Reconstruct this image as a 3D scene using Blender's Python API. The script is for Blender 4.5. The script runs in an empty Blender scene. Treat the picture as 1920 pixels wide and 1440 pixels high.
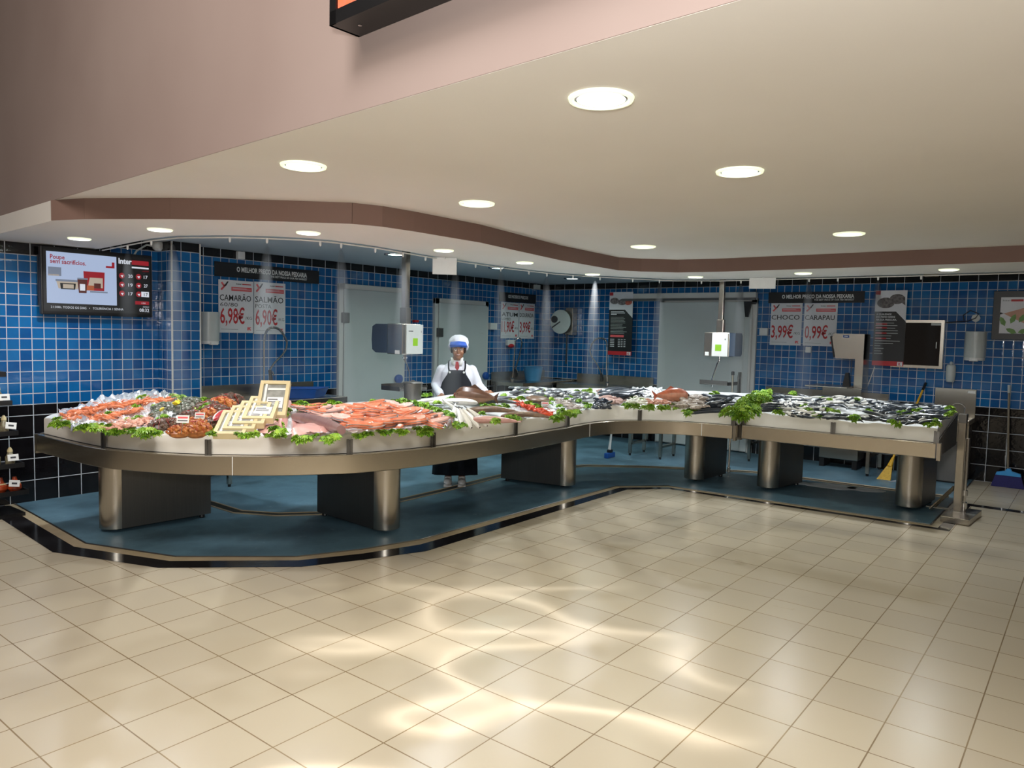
import bpy, bmesh, math, random
from mathutils import Vector, Matrix, noise
from bpy import context as CT
S = CT.scene
COL = S.collection
PI = math.pi
rnd = random.Random(7)

# ---------------------------------------------------------------- camera, world, big lights, exposure
FPX, YAW, PITCH, ROLL, CAMH = 1400.458, 0.6672, -0.0690, 0.0235, 1.6605
_fw = Vector((math.cos(YAW)*math.cos(PITCH), math.sin(YAW)*math.cos(PITCH), math.sin(PITCH)))
_r = _fw.cross(Vector((0, 0, 1))).normalized(); _u = _r.cross(_fw)
_r2 = _r*math.cos(ROLL)+_u*math.sin(ROLL); _u2 = -_r*math.sin(ROLL)+_u*math.cos(ROLL)
cd = bpy.data.cameras.new('camera'); cam = bpy.data.objects.new('camera', cd); COL.objects.link(cam)
cd.sensor_width = 36; cd.lens = 36*FPX/1920; cd.clip_start = .05; cd.clip_end = 100
m = Matrix((( _r2.x, _u2.x, -_fw.x, 0), (_r2.y, _u2.y, -_fw.y, 0), (_r2.z, _u2.z, -_fw.z, CAMH), (0, 0, 0, 1)))
cam.matrix_world = m; S.camera = cam
S.view_settings.view_transform = 'Standard'; S.view_settings.look = 'None'
S.view_settings.exposure = 0.0; S.view_settings.gamma = 1; S.view_settings.use_curve_mapping = False
W = bpy.data.worlds.new('world'); S.world = W; W.use_nodes = True
W.node_tree.nodes['Background'].inputs[0].default_value = (.50, .43, .37, 1)
W.node_tree.nodes['Background'].inputs[1].default_value = .35

def aim(o, target):
    d = Vector(target)-o.location
    o.rotation_euler = d.to_track_quat('-Z', 'Y').to_euler()
def lamp(name, kind, loc, target, power, color, size=1, **kw):
    l = bpy.data.lights.new(name, kind); l.energy = power; l.color = color
    if kind == 'AREA': l.size = size
    elif kind == 'SPOT': l.shadow_soft_size = size
    for k, v in kw.items(): setattr(l, k, v)
    o = bpy.data.objects.new(name, l); COL.objects.link(o); o.location = loc
    if target is not None: aim(o, target)
    return o
# daylight falling into the sales hall from high windows behind the photographer
lamp('hall_daylight', 'AREA', (-.9, 1.4, 5.9), (1.6, 2.4, 0), 255, (1, .95, .90), 1.6)
lamp('hall_strip_light', 'AREA', (-1.5, 2.8, 5.0), (3.2, 3.6, .4), 70, (1, .86, .72), 1.6)
# the photographer's flash, bounced
lamp('camera_flash', 'AREA', (-.10, .12, 2.0), (7.0, 4.6, 1.2), 95, (1, .98, .95), .25)
# added gobo spot: lamp noise draws wavy floor streaks, imitating daylight off glass
_g = lamp('glint_gobo_spot', 'SPOT', (-2.2, -1.2, 5.0), (2.42, 2.0, 0), 4600, (1, .96, .95), .012, spot_size=math.radians(19), spot_blend=.6)
_g.data.use_nodes = True; _t = _g.data.node_tree; _e = _t.nodes['Emission']
_c = _t.nodes.new('ShaderNodeTexCoord'); _m = _t.nodes.new('ShaderNodeMapping'); _m.inputs['Scale'].default_value = (5, 17, 5); _m.inputs['Rotation'].default_value = (0, 0, -.95); _n = _t.nodes.new('ShaderNodeTexNoise'); _n.inputs['Scale'].default_value = 1.0; _n.inputs['Detail'].default_value = 1
_t.links.new(_c.outputs['Normal'], _m.inputs[0]); _t.links.new(_m.outputs[0], _n.inputs['Vector'])
_p = None
for _op, _v in (('SUBTRACT', .5), ('ABSOLUTE', 0), ('MULTIPLY', -13.0), ('ADD', 1.0), ('MAXIMUM', 0.0), ('POWER', 2.2)):
    _x = _t.nodes.new('ShaderNodeMath'); _x.operation = _op; _x.inputs[1].default_value = _v; _t.links.new(_p if _p else _n.outputs[0], _x.inputs[0]); _p = _x.outputs[0]
_t.links.new(_p, _e.inputs['Strength'])

# ---------------------------------------------------------------- pixel rays, used to place things on real surfaces
def ray(x, y): return _fw+_r2*((x-960)/FPX)+_u2*((720-y)/FPX)
EYE = Vector((0, 0, CAMH))
def on_z(x, y, z): d = ray(x, y); return EYE+d*((z-CAMH)/d.z)
def on_y(x, y, Y): d = ray(x, y); return EYE+d*(Y/d.y)
def on_x(x, y, X): d = ray(x, y); return EYE+d*(X/d.x)

# ---------------------------------------------------------------- materials
def s2l(c): return c/12.92 if c <= .04045 else ((c+.055)/1.055)**2.4
def hexc(h, a=1):
    h = h.lstrip('#'); return tuple(s2l(int(h[i:i+2], 16)/255) for i in (0, 2, 4))+(a,)
class NT:
    def __init__(s, name):
        s.m = bpy.data.materials.new(name); s.m.use_nodes = True; s.t = s.m.node_tree
        s.b = s.t.nodes['Principled BSDF']; s.out = s.t.nodes['Material Output']
    def n(s, kind, **kw):
        x = s.t.nodes.new('ShaderNode'+kind)
        for k, v in kw.items(): setattr(x, k, v)
        return x
    def l(s, a, b): s.t.links.new(a, b)
    def setin(s, sock, v):
        if isinstance(v, bpy.types.NodeSocket): s.l(v, sock)
        else: sock.default_value = v
    def math(s, op, a, b=0.0, c=0.0):
        x = s.n('Math', operation=op); s.setin(x.inputs[0], a); s.setin(x.inputs[1], b); s.setin(x.inputs[2], c); return x.outputs[0]
    def mix(s, f, a, b):
        x = s.n('Mix', data_type='RGBA'); s.setin(x.inputs[0], f); s.setin(x.inputs[6], a); s.setin(x.inputs[7], b); return x.outputs[2]
    def geo(s):
        g = s.n('NewGeometry'); sp = s.n('SeparateXYZ'); s.l(g.outputs['Position'], sp.inputs[0]); return g.outputs['Position'], sp.outputs
    def obj(s):
        g = s.n('TexCoord'); return g.outputs['Object']
    def noise(s, vec, scale, detail=2, rough=.5):
        x = s.n('TexNoise'); x.inputs['Scale'].default_value = scale; x.inputs['Detail'].default_value = detail
        x.inputs['Roughness'].default_value = rough; s.l(vec, x.inputs['Vector']); return x.outputs[0]
    def ramp(s, f, stops):
        x = s.n('ValToRGB'); s.l(f, x.inputs[0]); e = x.color_ramp.elements
        while len(e) < len(stops): e.new(.5)
        for q, (p, c) in zip(e, stops): q.position = p; q.color = c
        return x.outputs[0]
    def bump(s, h, strength=.3, dist=.01):
        x = s.n('Bump'); x.inputs['Strength'].default_value = strength; x.inputs['Distance'].default_value = dist
        s.l(h, x.inputs['Height']); s.l(x.outputs[0], s.b.inputs['Normal'])
_mc = {}
def pm(name, color, rough=.5, metal=0.0, spec=.5, var=.12, vscale=14, bump=0.0, bscale=60, sss=0, trans=0, color2=None):
    if name in _mc: return _mc[name]
    t = NT(name); b = t.b; c = hexc(color) if isinstance(color, str) else color
    o = t.obj(); nz = t.noise(o, vscale, 3)
    c2 = hexc(color2) if color2 else tuple(v*(1-var) for v in c[:3])+(1,)
    t.l(t.ramp(nz, [(.35, c), (.7, c2)]), b.inputs['Base Color'])
    b.inputs['Roughness'].default_value = rough; b.inputs['Metallic'].default_value = metal
    b.inputs['Specular IOR Level'].default_value = spec
    if sss: b.inputs['Subsurface Weight'].default_value = sss; b.inputs['Subsurface Radius'].default_value = (.02, .015, .012); b.inputs['Subsurface Scale'].default_value = .5
    if trans: b.inputs['Transmission Weight'].default_value = trans
    if bump: t.bump(t.noise(o, bscale, 3), bump, .004)
    _mc[name] = t.m; return t.m
def emat(name, color, strength, back=None):
    if name in _mc: return _mc[name]
    t = NT(name); c = hexc(color); t.b.inputs['Base Color'].default_value = (.02, .02, .02, 1) if back is None else hexc(back)
    t.b.inputs['Emission Color'].default_value = c; t.b.inputs['Emission Strength'].default_value = strength
    _mc[name] = t.m; return t.m

XL, YL, YP, YB, XB, XC, YC = 2.438, 7.657, 7.381, 7.611, 5.372, 10.548, 2.019
def tile_mat(name, axis, u0, sign, bpar, ztop, zsplit=None, xsplit=0):
    """glazed wall tiles: blue 10 cm squares between bands of black 20 cm tiles"""
    t = NT(name); pos, c = t.geo(); u = c[axis]; z = c[2]
    uu = t.math('MULTIPLY', t.math('SUBTRACT', u, u0), 10.0*sign)
    zz = t.math('MULTIPLY', t.math('SUBTRACT', z, .9), 10.0)
    def dl(v): return t.math('SUBTRACT', .5, t.math('ABSOLUTE', t.math('SUBTRACT', t.math('FRACT', v), .5)))
    zt = ztop
    if zsplit is not None: zt = t.math('ADD', zsplit, t.math('MULTIPLY', t.math('GREATER_THAN', c[0], xsplit), ztop-zsplit))
    low = t.math('LESS_THAN', z, .9); top = t.math('GREATER_THAN', z, zt)
    black = t.math('MAXIMUM', low, top)
    du = dl(uu); dz = dl(zz); blue_d = t.math('MINIMUM', du, dz)
    ub = t.math('MULTIPLY', t.math('ADD', uu, float(bpar)), .5)
    dub = t.math('MULTIPLY', dl(ub), 2.0)
    dzb = t.math('MULTIPLY', dl(t.math('MULTIPLY', z, 5.0)), 2.0)
    dzb = t.math('MAXIMUM', dzb, top)
    black_d = t.math('MINIMUM', dub, dzb)
    dd = t.math('ADD', t.math('MULTIPLY', blue_d, t.math('SUBTRACT', 1.0, black)), t.math('MULTIPLY', black_d, black))
    e1 = t.math('MULTIPLY', t.math('ABSOLUTE', t.math('SUBTRACT', z, .9)), 10.0)
    e2 = t.math('MULTIPLY', t.math('ABSOLUTE', t.math('SUBTRACT', z, zt)), 10.0)
    dd = t.math('MINIMUM', dd, t.math('MINIMUM', e1, e2))
    grout = t.math('LESS_THAN', dd, .036)
    cb = t.n('CombineXYZ'); t.l(t.math('FLOOR', uu), cb.inputs[0]); t.l(t.math('FLOOR', zz), cb.inputs[1])
    wn = t.n('TexWhiteNoise', noise_dimensions='3D'); t.l(cb.outputs[0], wn.inputs['Vector'])
    cl = t.noise(pos, 9, 3)
    v = t.math('ADD', t.math('MULTIPLY', wn.outputs[0], .55), t.math('MULTIPLY', cl, .45))
    blue = t.ramp(v, [(.25, hexc('#0c4a84')), (.75, hexc('#17649e'))])
    blk = t.ramp(cl, [(.3, hexc('#0c0b0d')), (.8, hexc('#1b191b'))])
    col = t.mix(black, blue, blk); gcol = t.ramp(t.noise(pos, 5), [(.3, hexc('#b9bcc0')), (.8, hexc('#9aa2ac'))])
    t.l(t.mix(grout, col, gcol), t.b.inputs['Base Color'])
    t.l(t.math('ADD', .10, t.math('MULTIPLY', grout, .6)), t.b.inputs['Roughness'])
    t.b.inputs['Specular IOR Level'].default_value = .5
    h = t.math('MULTIPLY', t.math('MINIMUM', t.math('MULTIPLY', dd, 8.0), 1.0), .35)
    h = t.math('ADD', h, t.math('MULTIPLY', t.noise(pos, 22, 2), .65))
    t.bump(h, .22, .01)
    return t.m
M_WL = tile_mat('blue_black_tiles_left', 0, XL, 1, 0, 2.4, 2.254, 3.33)
M_WP = tile_mat('blue_black_tiles_pillar', 0, 3.803, 1, 0-1, 2.4)
M_WPS = tile_mat('blue_black_tiles_pillar_side', 1, YP, 1, 0, 2.4)
M_WB = tile_mat('blue_black_tiles_back', 0, XB, 1, 1, 2.4)
M_WC = tile_mat('blue_black_tiles_right', 1, YC, -1, 0, 2.4)
def floor_mat():
    t = NT('beige_floor_tiles'); pos, c = t.geo(); s = .3056
    u = t.math('DIVIDE', t.math('SUBTRACT', c[0], 2.8955), s); v = t.math('DIVIDE', t.math('SUBTRACT', c[1], 2.785), s)
    def dl(w): return t.math('SUBTRACT', .5, t.math('ABSOLUTE', t.math('SUBTRACT', t.math('FRACT', w), .5)))
    g = t.math('LESS_THAN', t.math('MINIMUM', dl(u), dl(v)), .0095)
    cb = t.n('CombineXYZ'); t.l(t.math('FLOOR', u), cb.inputs[0]); t.l(t.math('FLOOR', v), cb.inputs[1])
    wn = t.n('TexWhiteNoise', noise_dimensions='3D'); t.l(cb.outputs[0], wn.inputs['Vector'])
    f = t.math('ADD', t.math('MULTIPLY', wn.outputs[0], .7), t.math('MULTIPLY', t.noise(pos, .7, 1), .3))
    col = t.ramp(f, [(.2, hexc('#b7ac97')), (.8, hexc('#b2a793'))])
    # old dried water marks near the counter
    st = t.noise(pos, 3.1, 5, .6); far = t.math('MULTIPLY', t.math('GREATER_THAN', c[0], 4.6), t.math('MULTIPLY', t.math('MAXIMUM', t.math('SUBTRACT', st, .66), 0.0), 10.0))
    col = t.mix(t.math('MINIMUM', t.math('MULTIPLY', far, .35), .3), col, hexc('#86744a'))
    gc = t.ramp(t.noise(pos, 2.3, 3), [(.3, hexc('#6d5b42')), (.7, hexc('#8f7d60'))])
    t.l(t.mix(g, col, gc), t.b.inputs['Base Color'])
    t.b.inputs['Roughness'].default_value = .27
    t.b.inputs['Specular IOR Level'].default_value = .45
    t.bump(t.math('MULTIPLY', g, -.5), .1, .003)
    return t.m
M_FLOOR = floor_mat()
def blue_floor_mat():
    t = NT('blue_resin_floor'); pos, c = t.geo()
    n1 = t.noise(pos, 1.1, 5, .6); n2 = t.noise(pos, 6, 6, .7)
    col = t.ramp(n1, [(.3, hexc('#46616f')), (.5, hexc('#5f8193')), (.62, hexc('#4a6775')), (.8, hexc('#3a505c'))])
    col = t.mix(t.math('MULTIPLY', t.math('GREATER_THAN', n2, .64), .35), col, hexc('#8aa5b4'))
    t.l(col, t.b.inputs['Base Color']); t.b.inputs['Roughness'].default_value = .42
    t.bump(t.noise(pos, 90, 3), .25, .004); return t.m
M_BF = blue_floor_mat()
def plaster(name, c1, c2, rough=.75):
    t = NT(name); pos, c = t.geo()
    t.l(t.ramp(t.noise(pos, .8, 3), [(.3, hexc(c1)), (.75, hexc(c2))]), t.b.inputs['Base Color'])
    t.b.inputs['Roughness'].default_value = rough; t.b.inputs['Specular IOR Level'].default_value = .25
    t.bump(t.noise(pos, 45, 4), .06, .003); return t.m
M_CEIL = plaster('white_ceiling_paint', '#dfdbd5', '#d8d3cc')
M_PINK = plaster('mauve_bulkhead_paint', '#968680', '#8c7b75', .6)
M_CEIL2 = plaster('inner_ceiling_shade_tint', '#b9c2c8', '#b2bbc1')  # weaker light and blue bounce of the inner area put into this colour
def steel_mat(name, c, rough, along=2, bumpy=.08):
    t = NT(name); mp = t.n('Mapping'); t.l(t.obj(), mp.inputs[0])
    sc = [260, 260, 260]; sc[along] = 3; mp.inputs['Scale'].default_value = sc
    nz = t.noise(mp.outputs[0], 1, 3); t.l(t.ramp(nz, [(.2, hexc(c)), (.85, tuple(v*.8 for v in hexc(c)[:3])+(1,))]), t.b.inputs['Base Color'])
    t.b.inputs['Metallic'].default_value = 1; t.b.inputs['Roughness'].default_value = rough
    if rough < .4:
        t.b.inputs['Anisotropic'].default_value = .8; tg_ = t.n('Tangent', direction_type='RADIAL', axis='Z'); t.l(tg_.outputs[0], t.b.inputs['Tangent'])
    t.bump(nz, bumpy, .001); return t.m
M_ST = steel_mat('brushed_steel', '#b9b3a8', .26)
M_ST2 = steel_mat('satin_steel_panel', '#7d7b78', .42)
M_STH = steel_mat('brushed_steel_band', '#c9c1b2', .24, 0, .04)
M_CHROME = pm('chrome', '#d5d5d5', .12, 1, var=.05)
M_DARK = pm('black_plastic', '#141416', .38, var=.2)
M_BLACKP = pm('black_print', '#17171a', .45, var=.1)
M_WHITE = pm('white_plastic', '#d9dad8', .35, var=.05)
M_GREYP = pm('grey_white_plastic', '#b9bfbd', .35, var=.06)
M_PAPER = pm('white_poster_card', '#d6d6da', .5, var=.04)
M_RED = pm('red_print', '#b8232a', .5, var=.1)
M_REDL = pm('pale_red_print', '#d8585c', .5, var=.1)
M_DGREY = pm('dark_grey_print', '#3a3a3e', .5, var=.1)
M_DOOR = pm('cold_room_door_white', '#bcc3c2', .42, var=.05, vscale=3)
M_DFR = pm('cold_room_frame_white', '#c6c7c4', .4, var=.05, vscale=3)
M_BLUEP = pm('blue_plastic', '#1b4f9c', .35, var=.12)
M_GREEN = pm('green_display', '#86b82c', .4, var=.05)
M_SLATE = pm('slate_blue_plastic', '#3a4757', .35, var=.08)
M_YEL = pm('yellow_plastic', '#d9a726', .4, var=.1)
M_TRIM = pm('white_corner_strip', '#d2cfc8', .4, var=.05)
M_BSTRIP = pm('black_floor_tile', '#1c1a1c', .12, var=.3, vscale=6, bump=.05)
M_TAN = pm('sand_floor_strip', '#b3a284', .4, var=.2, vscale=8)
M_GUT = pm('dark_drain', '#23241f', .5, var=.5, vscale=30, bump=.5)

# ---------------------------------------------------------------- mesh building
class MB:
    def __init__(s): s.v = []; s.f = []; s.mi = []; s.mats = []; s.cur = 0; s.M = Matrix.Identity(4)
    def mat(s, m):
        if m not in s.mats: s.mats.append(m)
        s.cur = s.mats.index(m); return s
    def add(s, vs, fs):
        o = len(s.v); s.v += [tuple(s.M @ Vector(p)) for p in vs]
        for f in fs: s.f.append([o+i for i in f]); s.mi.append(s.cur)
        return s
    def box(s, x0, y0, z0, x1, y1, z1, bev=0):
        if bev:
            bm = bmesh.new(); bmesh.ops.create_cube(bm, size=1)
            for v in bm.verts: v.co = Vector((x0+(v.co.x+.5)*(x1-x0), y0+(v.co.y+.5)*(y1-y0), z0+(v.co.z+.5)*(z1-z0)))
            bmesh.ops.bevel(bm, geom=list(bm.edges), offset=bev, segments=2, affect='EDGES', profile=.5)
            bm.verts.ensure_lookup_table(); bm.verts.index_update()
            s.add([v.co[:] for v in bm.verts], [[v.index for v in f.verts] for f in bm.faces]); bm.free(); return s
        p = [(x, y, z) for z in (z0, z1) for y in (y0, y1) for x in (x0, x1)]
        return s.add(p, [(0, 2, 3, 1), (4, 5, 7, 6), (0, 1, 5, 4), (2, 6, 7, 3), (0, 4, 6, 2), (1, 3, 7, 5)])
    def prism(s, poly, z0, z1, top=None):
        n = len(poly); top = top or poly
        vs = [(p[0], p[1], z0) for p in poly]+[(p[0], p[1], z1) for p in top]
        return s.add(vs, [list(range(n))[::-1], list(range(n, 2*n))]+[(i, (i+1) % n, n+(i+1) % n, n+i) for i in range(n)])
    def prismy(s, poly, y0, y1):            # outline in x,z extruded along y
        n = len(poly); vs = [(p[0], y0, p[1]) for p in poly]+[(p[0], y1, p[1]) for p in poly]
        return s.add(vs, [list(range(n)), list(range(n, 2*n))[::-1]]+[(i, n+i, n+(i+1) % n, (i+1) % n) for i in range(n)])
    def tube(s, pts, r, n=8, caps=True):
        pts = [Vector(p) for p in pts]; k = len(pts); rr = r if isinstance(r, list) else [r]*k
        vs = []; up = None
        for i, p in enumerate(pts):
            d = (pts[min(i+1, k-1)]-pts[max(i-1, 0)]).normalized()
            if up is None: up = d.orthogonal().normalized()
            up = (up-d*up.dot(d)).normalized(); w = d.cross(up)
            R = rr[i] if isinstance(rr[i], (tuple, list)) else (rr[i], rr[i])
            for j in range(n):
                a = 2*PI*j/n; vs.append(p+up*math.cos(a)*R[0]+w*math.sin(a)*R[1])
        fs = [(i*n+j, i*n+(j+1) % n, (i+1)*n+(j+1) % n, (i+1)*n+j) for i in range(k-1) for j in range(n)]
        if caps: fs += [list(range(n))[::-1], list(range((k-1)*n, k*n))]
        return s.add(vs, fs)
    def lathe(s, prof, n=20, cx=0, cy=0, caps=True, sx=1, sy=1):
        vs = [(cx+r*math.cos(2*PI*j/n)*sx, cy+r*math.sin(2*PI*j/n)*sy, z) for r, z in prof for j in range(n)]; k = len(prof)
        fs = [(i*n+j, i*n+(j+1) % n, (i+1)*n+(j+1) % n, (i+1)*n+j) for i in range(k-1) for j in range(n)]
        if caps: fs += [list(range(n))[::-1], list(range((k-1)*n, k*n))]
        return s.add(vs, fs)
    def ell(s, c, r, nu=12, nv=8, disp=None):
        vs = [(c[0], c[1], c[2]-r[2])]
        for i in range(1, nv):
            a = -PI/2+PI*i/nv
            for j in range(nu):
                b = 2*PI*j/nu; vs.append((c[0]+r[0]*math.cos(a)*math.cos(b), c[1]+r[1]*math.cos(a)*math.sin(b), c[2]+r[2]*math.sin(a)))
        vs.append((c[0], c[1], c[2]+r[2])); t = len(vs)-1
        fs = [(0, 1+(j+1) % nu, 1+j) for j in range(nu)]
        for i in range(nv-2):
            for j in range(nu): a = 1+i*nu; fs.append((a+j, a+(j+1) % nu, a+nu+(j+1) % nu, a+nu+j))
        a = 1+(nv-2)*nu; fs += [(a+j, a+(j+1) % nu, t) for j in range(nu)]
        if disp: vs = [disp(Vector(p)) for p in vs]
        return s.add(vs, fs)
    def grid(s, fn, nu, nv, close=False):
        vs = [fn(i/nu, j/nv) for j in range(nv+1) for i in range(nu+1)]; w = nu+1
        return s.add(vs, [(j*w+i, j*w+i+1, (j+1)*w+i+1, (j+1)*w+i) for j in range(nv) for i in range(nu)])
    def text(s, txt, x, z, h, width=None, y=-.0015, align='LEFT', bold=0, depth=.0006):
        cu = bpy.data.curves.new('t', 'FONT'); cu.body = txt; cu.size = 1; cu.offset = bold; cu.extrude = 0; cu.resolution_u = 2
        o = bpy.data.objects.new('t', cu); COL.objects.link(o); CT.view_layer.update()
        me = bpy.data.meshes.new_from_object(o.evaluated_get(CT.evaluated_depsgraph_get()))
        vs = [v.co.copy() for v in me.vertices]; fs = [list(p.vertices) for p in me.polygons]
        bpy.data.objects.remove(o); bpy.data.meshes.remove(me); bpy.data.curves.remove(cu)
        if not vs: return s
        x0 = min(v.x for v in vs); x1 = max(v.x for v in vs)
        sz = h/.72; sx = (width/(x1-x0)) if width else sz; w = (x1-x0)*sx
        ox = x-(w/2 if align == 'CENTER' else w if align == 'RIGHT' else 0)
        return s.add([((v.x-x0)*sx+ox, y, v.y*sz+z) for v in vs], fs)
    def build(s, name, mat=None, parent=None, smooth=False, kind=None, sub=0, thick=0, flip=True):
        me = bpy.data.meshes.new(name); me.from_pydata(s.v, [], s.f)
        mats = s.mats or []
        for q in (mats or [mat]): me.materials.append(q)
        if mats: me.polygons.foreach_set('material_index', s.mi)
        if flip:
            bm = bmesh.new(); bm.from_mesh(me); bmesh.ops.recalc_face_normals(bm, faces=bm.faces); bm.to_mesh(me); bm.free()
        me.update(calc_edges=True)
        if smooth:
            me.polygons.foreach_set('use_smooth', [True]*len(me.polygons))
            if smooth != 'all':
                try: me.set_sharp_from_angle(angle=math.radians(31))
                except ZeroDivisionError: pass
        me.update(); o = bpy.data.objects.new(name, me); COL.objects.link(o)
        if parent: o.parent = parent
        if kind: o['kind'] = kind
        if sub: d = o.modifiers.new('s', 'SUBSURF'); d.levels = sub; d.render_levels = sub
        if thick: d = o.modifiers.new('t', 'SOLIDIFY'); d.thickness = thick
        return o
def tag(o, label, cat, group=None, kind=None):
    o['label'] = label; o['category'] = cat
    if group: o['group'] = group
    if kind: o['kind'] = kind
    return o
def thing(name, label, cat, loc=(0, 0, 0), rz=0, group=None):
    o = bpy.data.objects.new(name, None); COL.objects.link(o); o.location = loc; o.rotation_euler = (0, 0, rz); o.empty_display_size = .05
    return tag(o, label, cat, group)
def struct(o): o['kind'] = 'structure'; return o
def copy_tree(root, loc=None, rz=None, label=None, group=None):
    r = root.copy(); COL.objects.link(r)
    if loc is not None: r.location = loc
    if rz is not None: r.rotation_euler = (0, 0, rz)
    if label: r['label'] = label
    if group: r['group'] = group
    for ch in list(root.children):
        c = ch.copy(); COL.objects.link(c); c.parent = r
        for g in list(ch.children):
            d = g.copy(); COL.objects.link(d); d.parent = c
    return r
def place(src, loc, rot, scale=1, first=False):
    o = src if first else src.copy()
    if not first: COL.objects.link(o)
    o.location = loc; o.rotation_euler = rot; o.scale = (scale,)*3 if not isinstance(scale, tuple) else scale
    return o

# wall-mounted frames: local x to the right, z up, y into the wall
WALLS = {'L': ('y', YL, 0.0), 'P': ('y', YP, 0.0), 'B': ('y', YB, 0.0), 'C': ('x', XC, -PI/2)}
def rect(wall, x0, y0, x1, y1, off=0):
    ax, c, rz = WALLS[wall]; f = on_y if ax == 'y' else on_x; c = c-off
    ym = (y0+y1)/2; xm = (x0+x1)/2
    a, b, t, u = f(x0, ym, c), f(x1, ym, c), f(xm, y0, c), f(xm, y1, c)
    mid = (a+b)/2; mid.z = u.z
    return mid, (b-a).length, t.z-u.z, rz     # bottom-centre point, width, height, rotation
def wall_thing(name, label, cat, wall, x0, y0, x1, y1, off=0, group=None):
    p, w, h, rz = rect(wall, x0, y0, x1, y1, off)
    return thing(name, label, cat, p, rz, group), w, h

# ---------------------------------------------------------------- the room
def Wx(y): return 1.8022+.0585*y
ob = struct(MB().box(-5, -9, -.1, XC+.1, YL+.1, 0).build('floor', M_FLOOR))
OUT = [(2.24, 7.655), (2.12, 5.86), (2.449, 4.963), (3.11, 4.276), (3.50, 4.087), (3.959, 3.905), (7.03, 3.925), (7.385, 3.605), (7.505, .96), (8.83, .96), (8.83, -8.9)]
MID = [(2.39, 7.655), (2.275, 5.88), (2.57, 5.05), (3.18, 4.41), (3.60, 4.20), (4.05, 4.06), (7.055, 4.03), (7.455, 3.66), (7.565, 1.06), (8.95, 1.06), (8.95, -8.9)]
INN = [(2.47, 7.655), (2.365, 5.90), (2.647, 5.105), (3.217, 4.486), (3.66, 4.28), (4.15, 4.15), (7.07, 4.10), (7.515, 3.68), (7.625, 1.13), (XC-.002, 1.13)]
struct(MB().prism(OUT+MID[::-1], .0005, .003).build('trim_1', M_BSTRIP))
struct(MB().prism(MID[:9]+INN[:9][::-1], .0005, .0035).build('trim_2', M_TAN))
INN2 = INN+[(XC-.002, YB-.002), (XB, YB-.002), (4.107, YB-.002), (4.107, YP-.002), (3.80, YP-.002), (3.80, YL-.002)]
struct(MB().prism(INN2, .0005, .004).build('floor', M_BF))
mb = MB()
for a, b in zip(INN[:-1], INN[1:]): mb.tube([(a[0], a[1], .005), (b[0], b[1], .005)], (.007, .007), 6)
struct(mb.build('trim_3', M_ST2))
# drain channel along the back of the counter
GUT = [(3.62, 7.3), (3.668, 6.429), (3.66, 5.965), (3.842, 5.632), (4.122, 5.396), (4.609, 5.25), (5.564, 5.28), (6.642, 5.36), (7.3, 5.28), (7.907, 5.02), (8.353, 4.491), (8.711, 3.935), (9.05, 3.3), (9.15, 1.2)]
mb = MB().mat(M_GUT)
for k in (0,):
    L = [Vector((a, b)) for a, b in GUT]; q1 = []; q2 = []
    for i, p in enumerate(L):
        d = (L[min(i+1, len(L)-1)]-L[max(i-1, 0)]).normalized(); n = Vector((-d.y, d.x)); q1.append(p+n*.05); q2.append(p-n*.05)
    mb.prism([tuple(p) for p in q1+q2[::-1]], .0042, .006)
struct(mb.build('trim_4', M_GUT))
mb = MB()
for q in (q1, q2):
    mb.tube([(p.x, p.y, .008) for p in q], .006, 6)
struct(mb.build('trim_5', M_TAN))
struct(MB().box(-5, YL, 0, 3.80, YL+.1, 6.5).build('wall_left', M_WL))
mb = MB().mat(M_WPS).box(3.803, YP, 0, 4.106, YL+.1, 2.499)
mb.mi[2] = 1; mb.mats.append(M_WP)
struct(mb.build('wall_pillar', None))
struct(MB().box(4.106, YB, 0, XC+.1, YB+.1, 2.499).build('wall_back', M_WB))
struct(MB().box(XC, -9, 0, XC+.1, YB, 2.499).build('wall_right', M_WC))
struct(MB().box(3.797, YP-.006, .9, 3.812, YP+.004, 2.499).box(4.098, YP-.006, .9, 4.112, YP+.004, 2.499).build('trim_6', M_TRIM))
# bulkhead wall of the sales hall
P = lambda y, d=0: (Wx(y)+d, y)
struct(MB().prism([P(-9), P(5.785), P(5.785, .15), P(-9, .15)], 2.501, 6.5).prism([P(5.785), P(YL), P(YL, .15), P(5.785, .15)], 2.362, 6.5).build('wall_bulkhead', M_PINK))
struct(MB().prism([P(-9, .004), (XC+.1, -9), (XC+.1, YL+.1), P(YL+.1, .004)], 2.5, 2.62).build('ceiling', M_CEIL))
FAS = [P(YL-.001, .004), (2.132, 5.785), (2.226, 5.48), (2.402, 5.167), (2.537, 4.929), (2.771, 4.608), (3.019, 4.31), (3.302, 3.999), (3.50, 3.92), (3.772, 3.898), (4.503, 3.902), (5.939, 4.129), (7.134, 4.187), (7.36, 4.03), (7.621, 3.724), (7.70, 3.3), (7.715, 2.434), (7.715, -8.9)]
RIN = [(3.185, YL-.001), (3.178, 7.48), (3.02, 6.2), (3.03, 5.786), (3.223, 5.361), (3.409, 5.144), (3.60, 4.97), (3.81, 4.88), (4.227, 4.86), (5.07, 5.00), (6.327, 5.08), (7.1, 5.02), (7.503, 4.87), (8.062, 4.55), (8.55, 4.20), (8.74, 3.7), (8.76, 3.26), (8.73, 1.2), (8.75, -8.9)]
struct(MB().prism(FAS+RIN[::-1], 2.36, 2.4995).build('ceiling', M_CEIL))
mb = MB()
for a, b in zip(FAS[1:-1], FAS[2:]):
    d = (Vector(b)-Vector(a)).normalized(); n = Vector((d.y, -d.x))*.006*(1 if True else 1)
    mb.prism([a, b, (b[0]+n.x, b[1]+n.y), (a[0]+n.x, a[1]+n.y)], 2.361, 2.4999)
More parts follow.
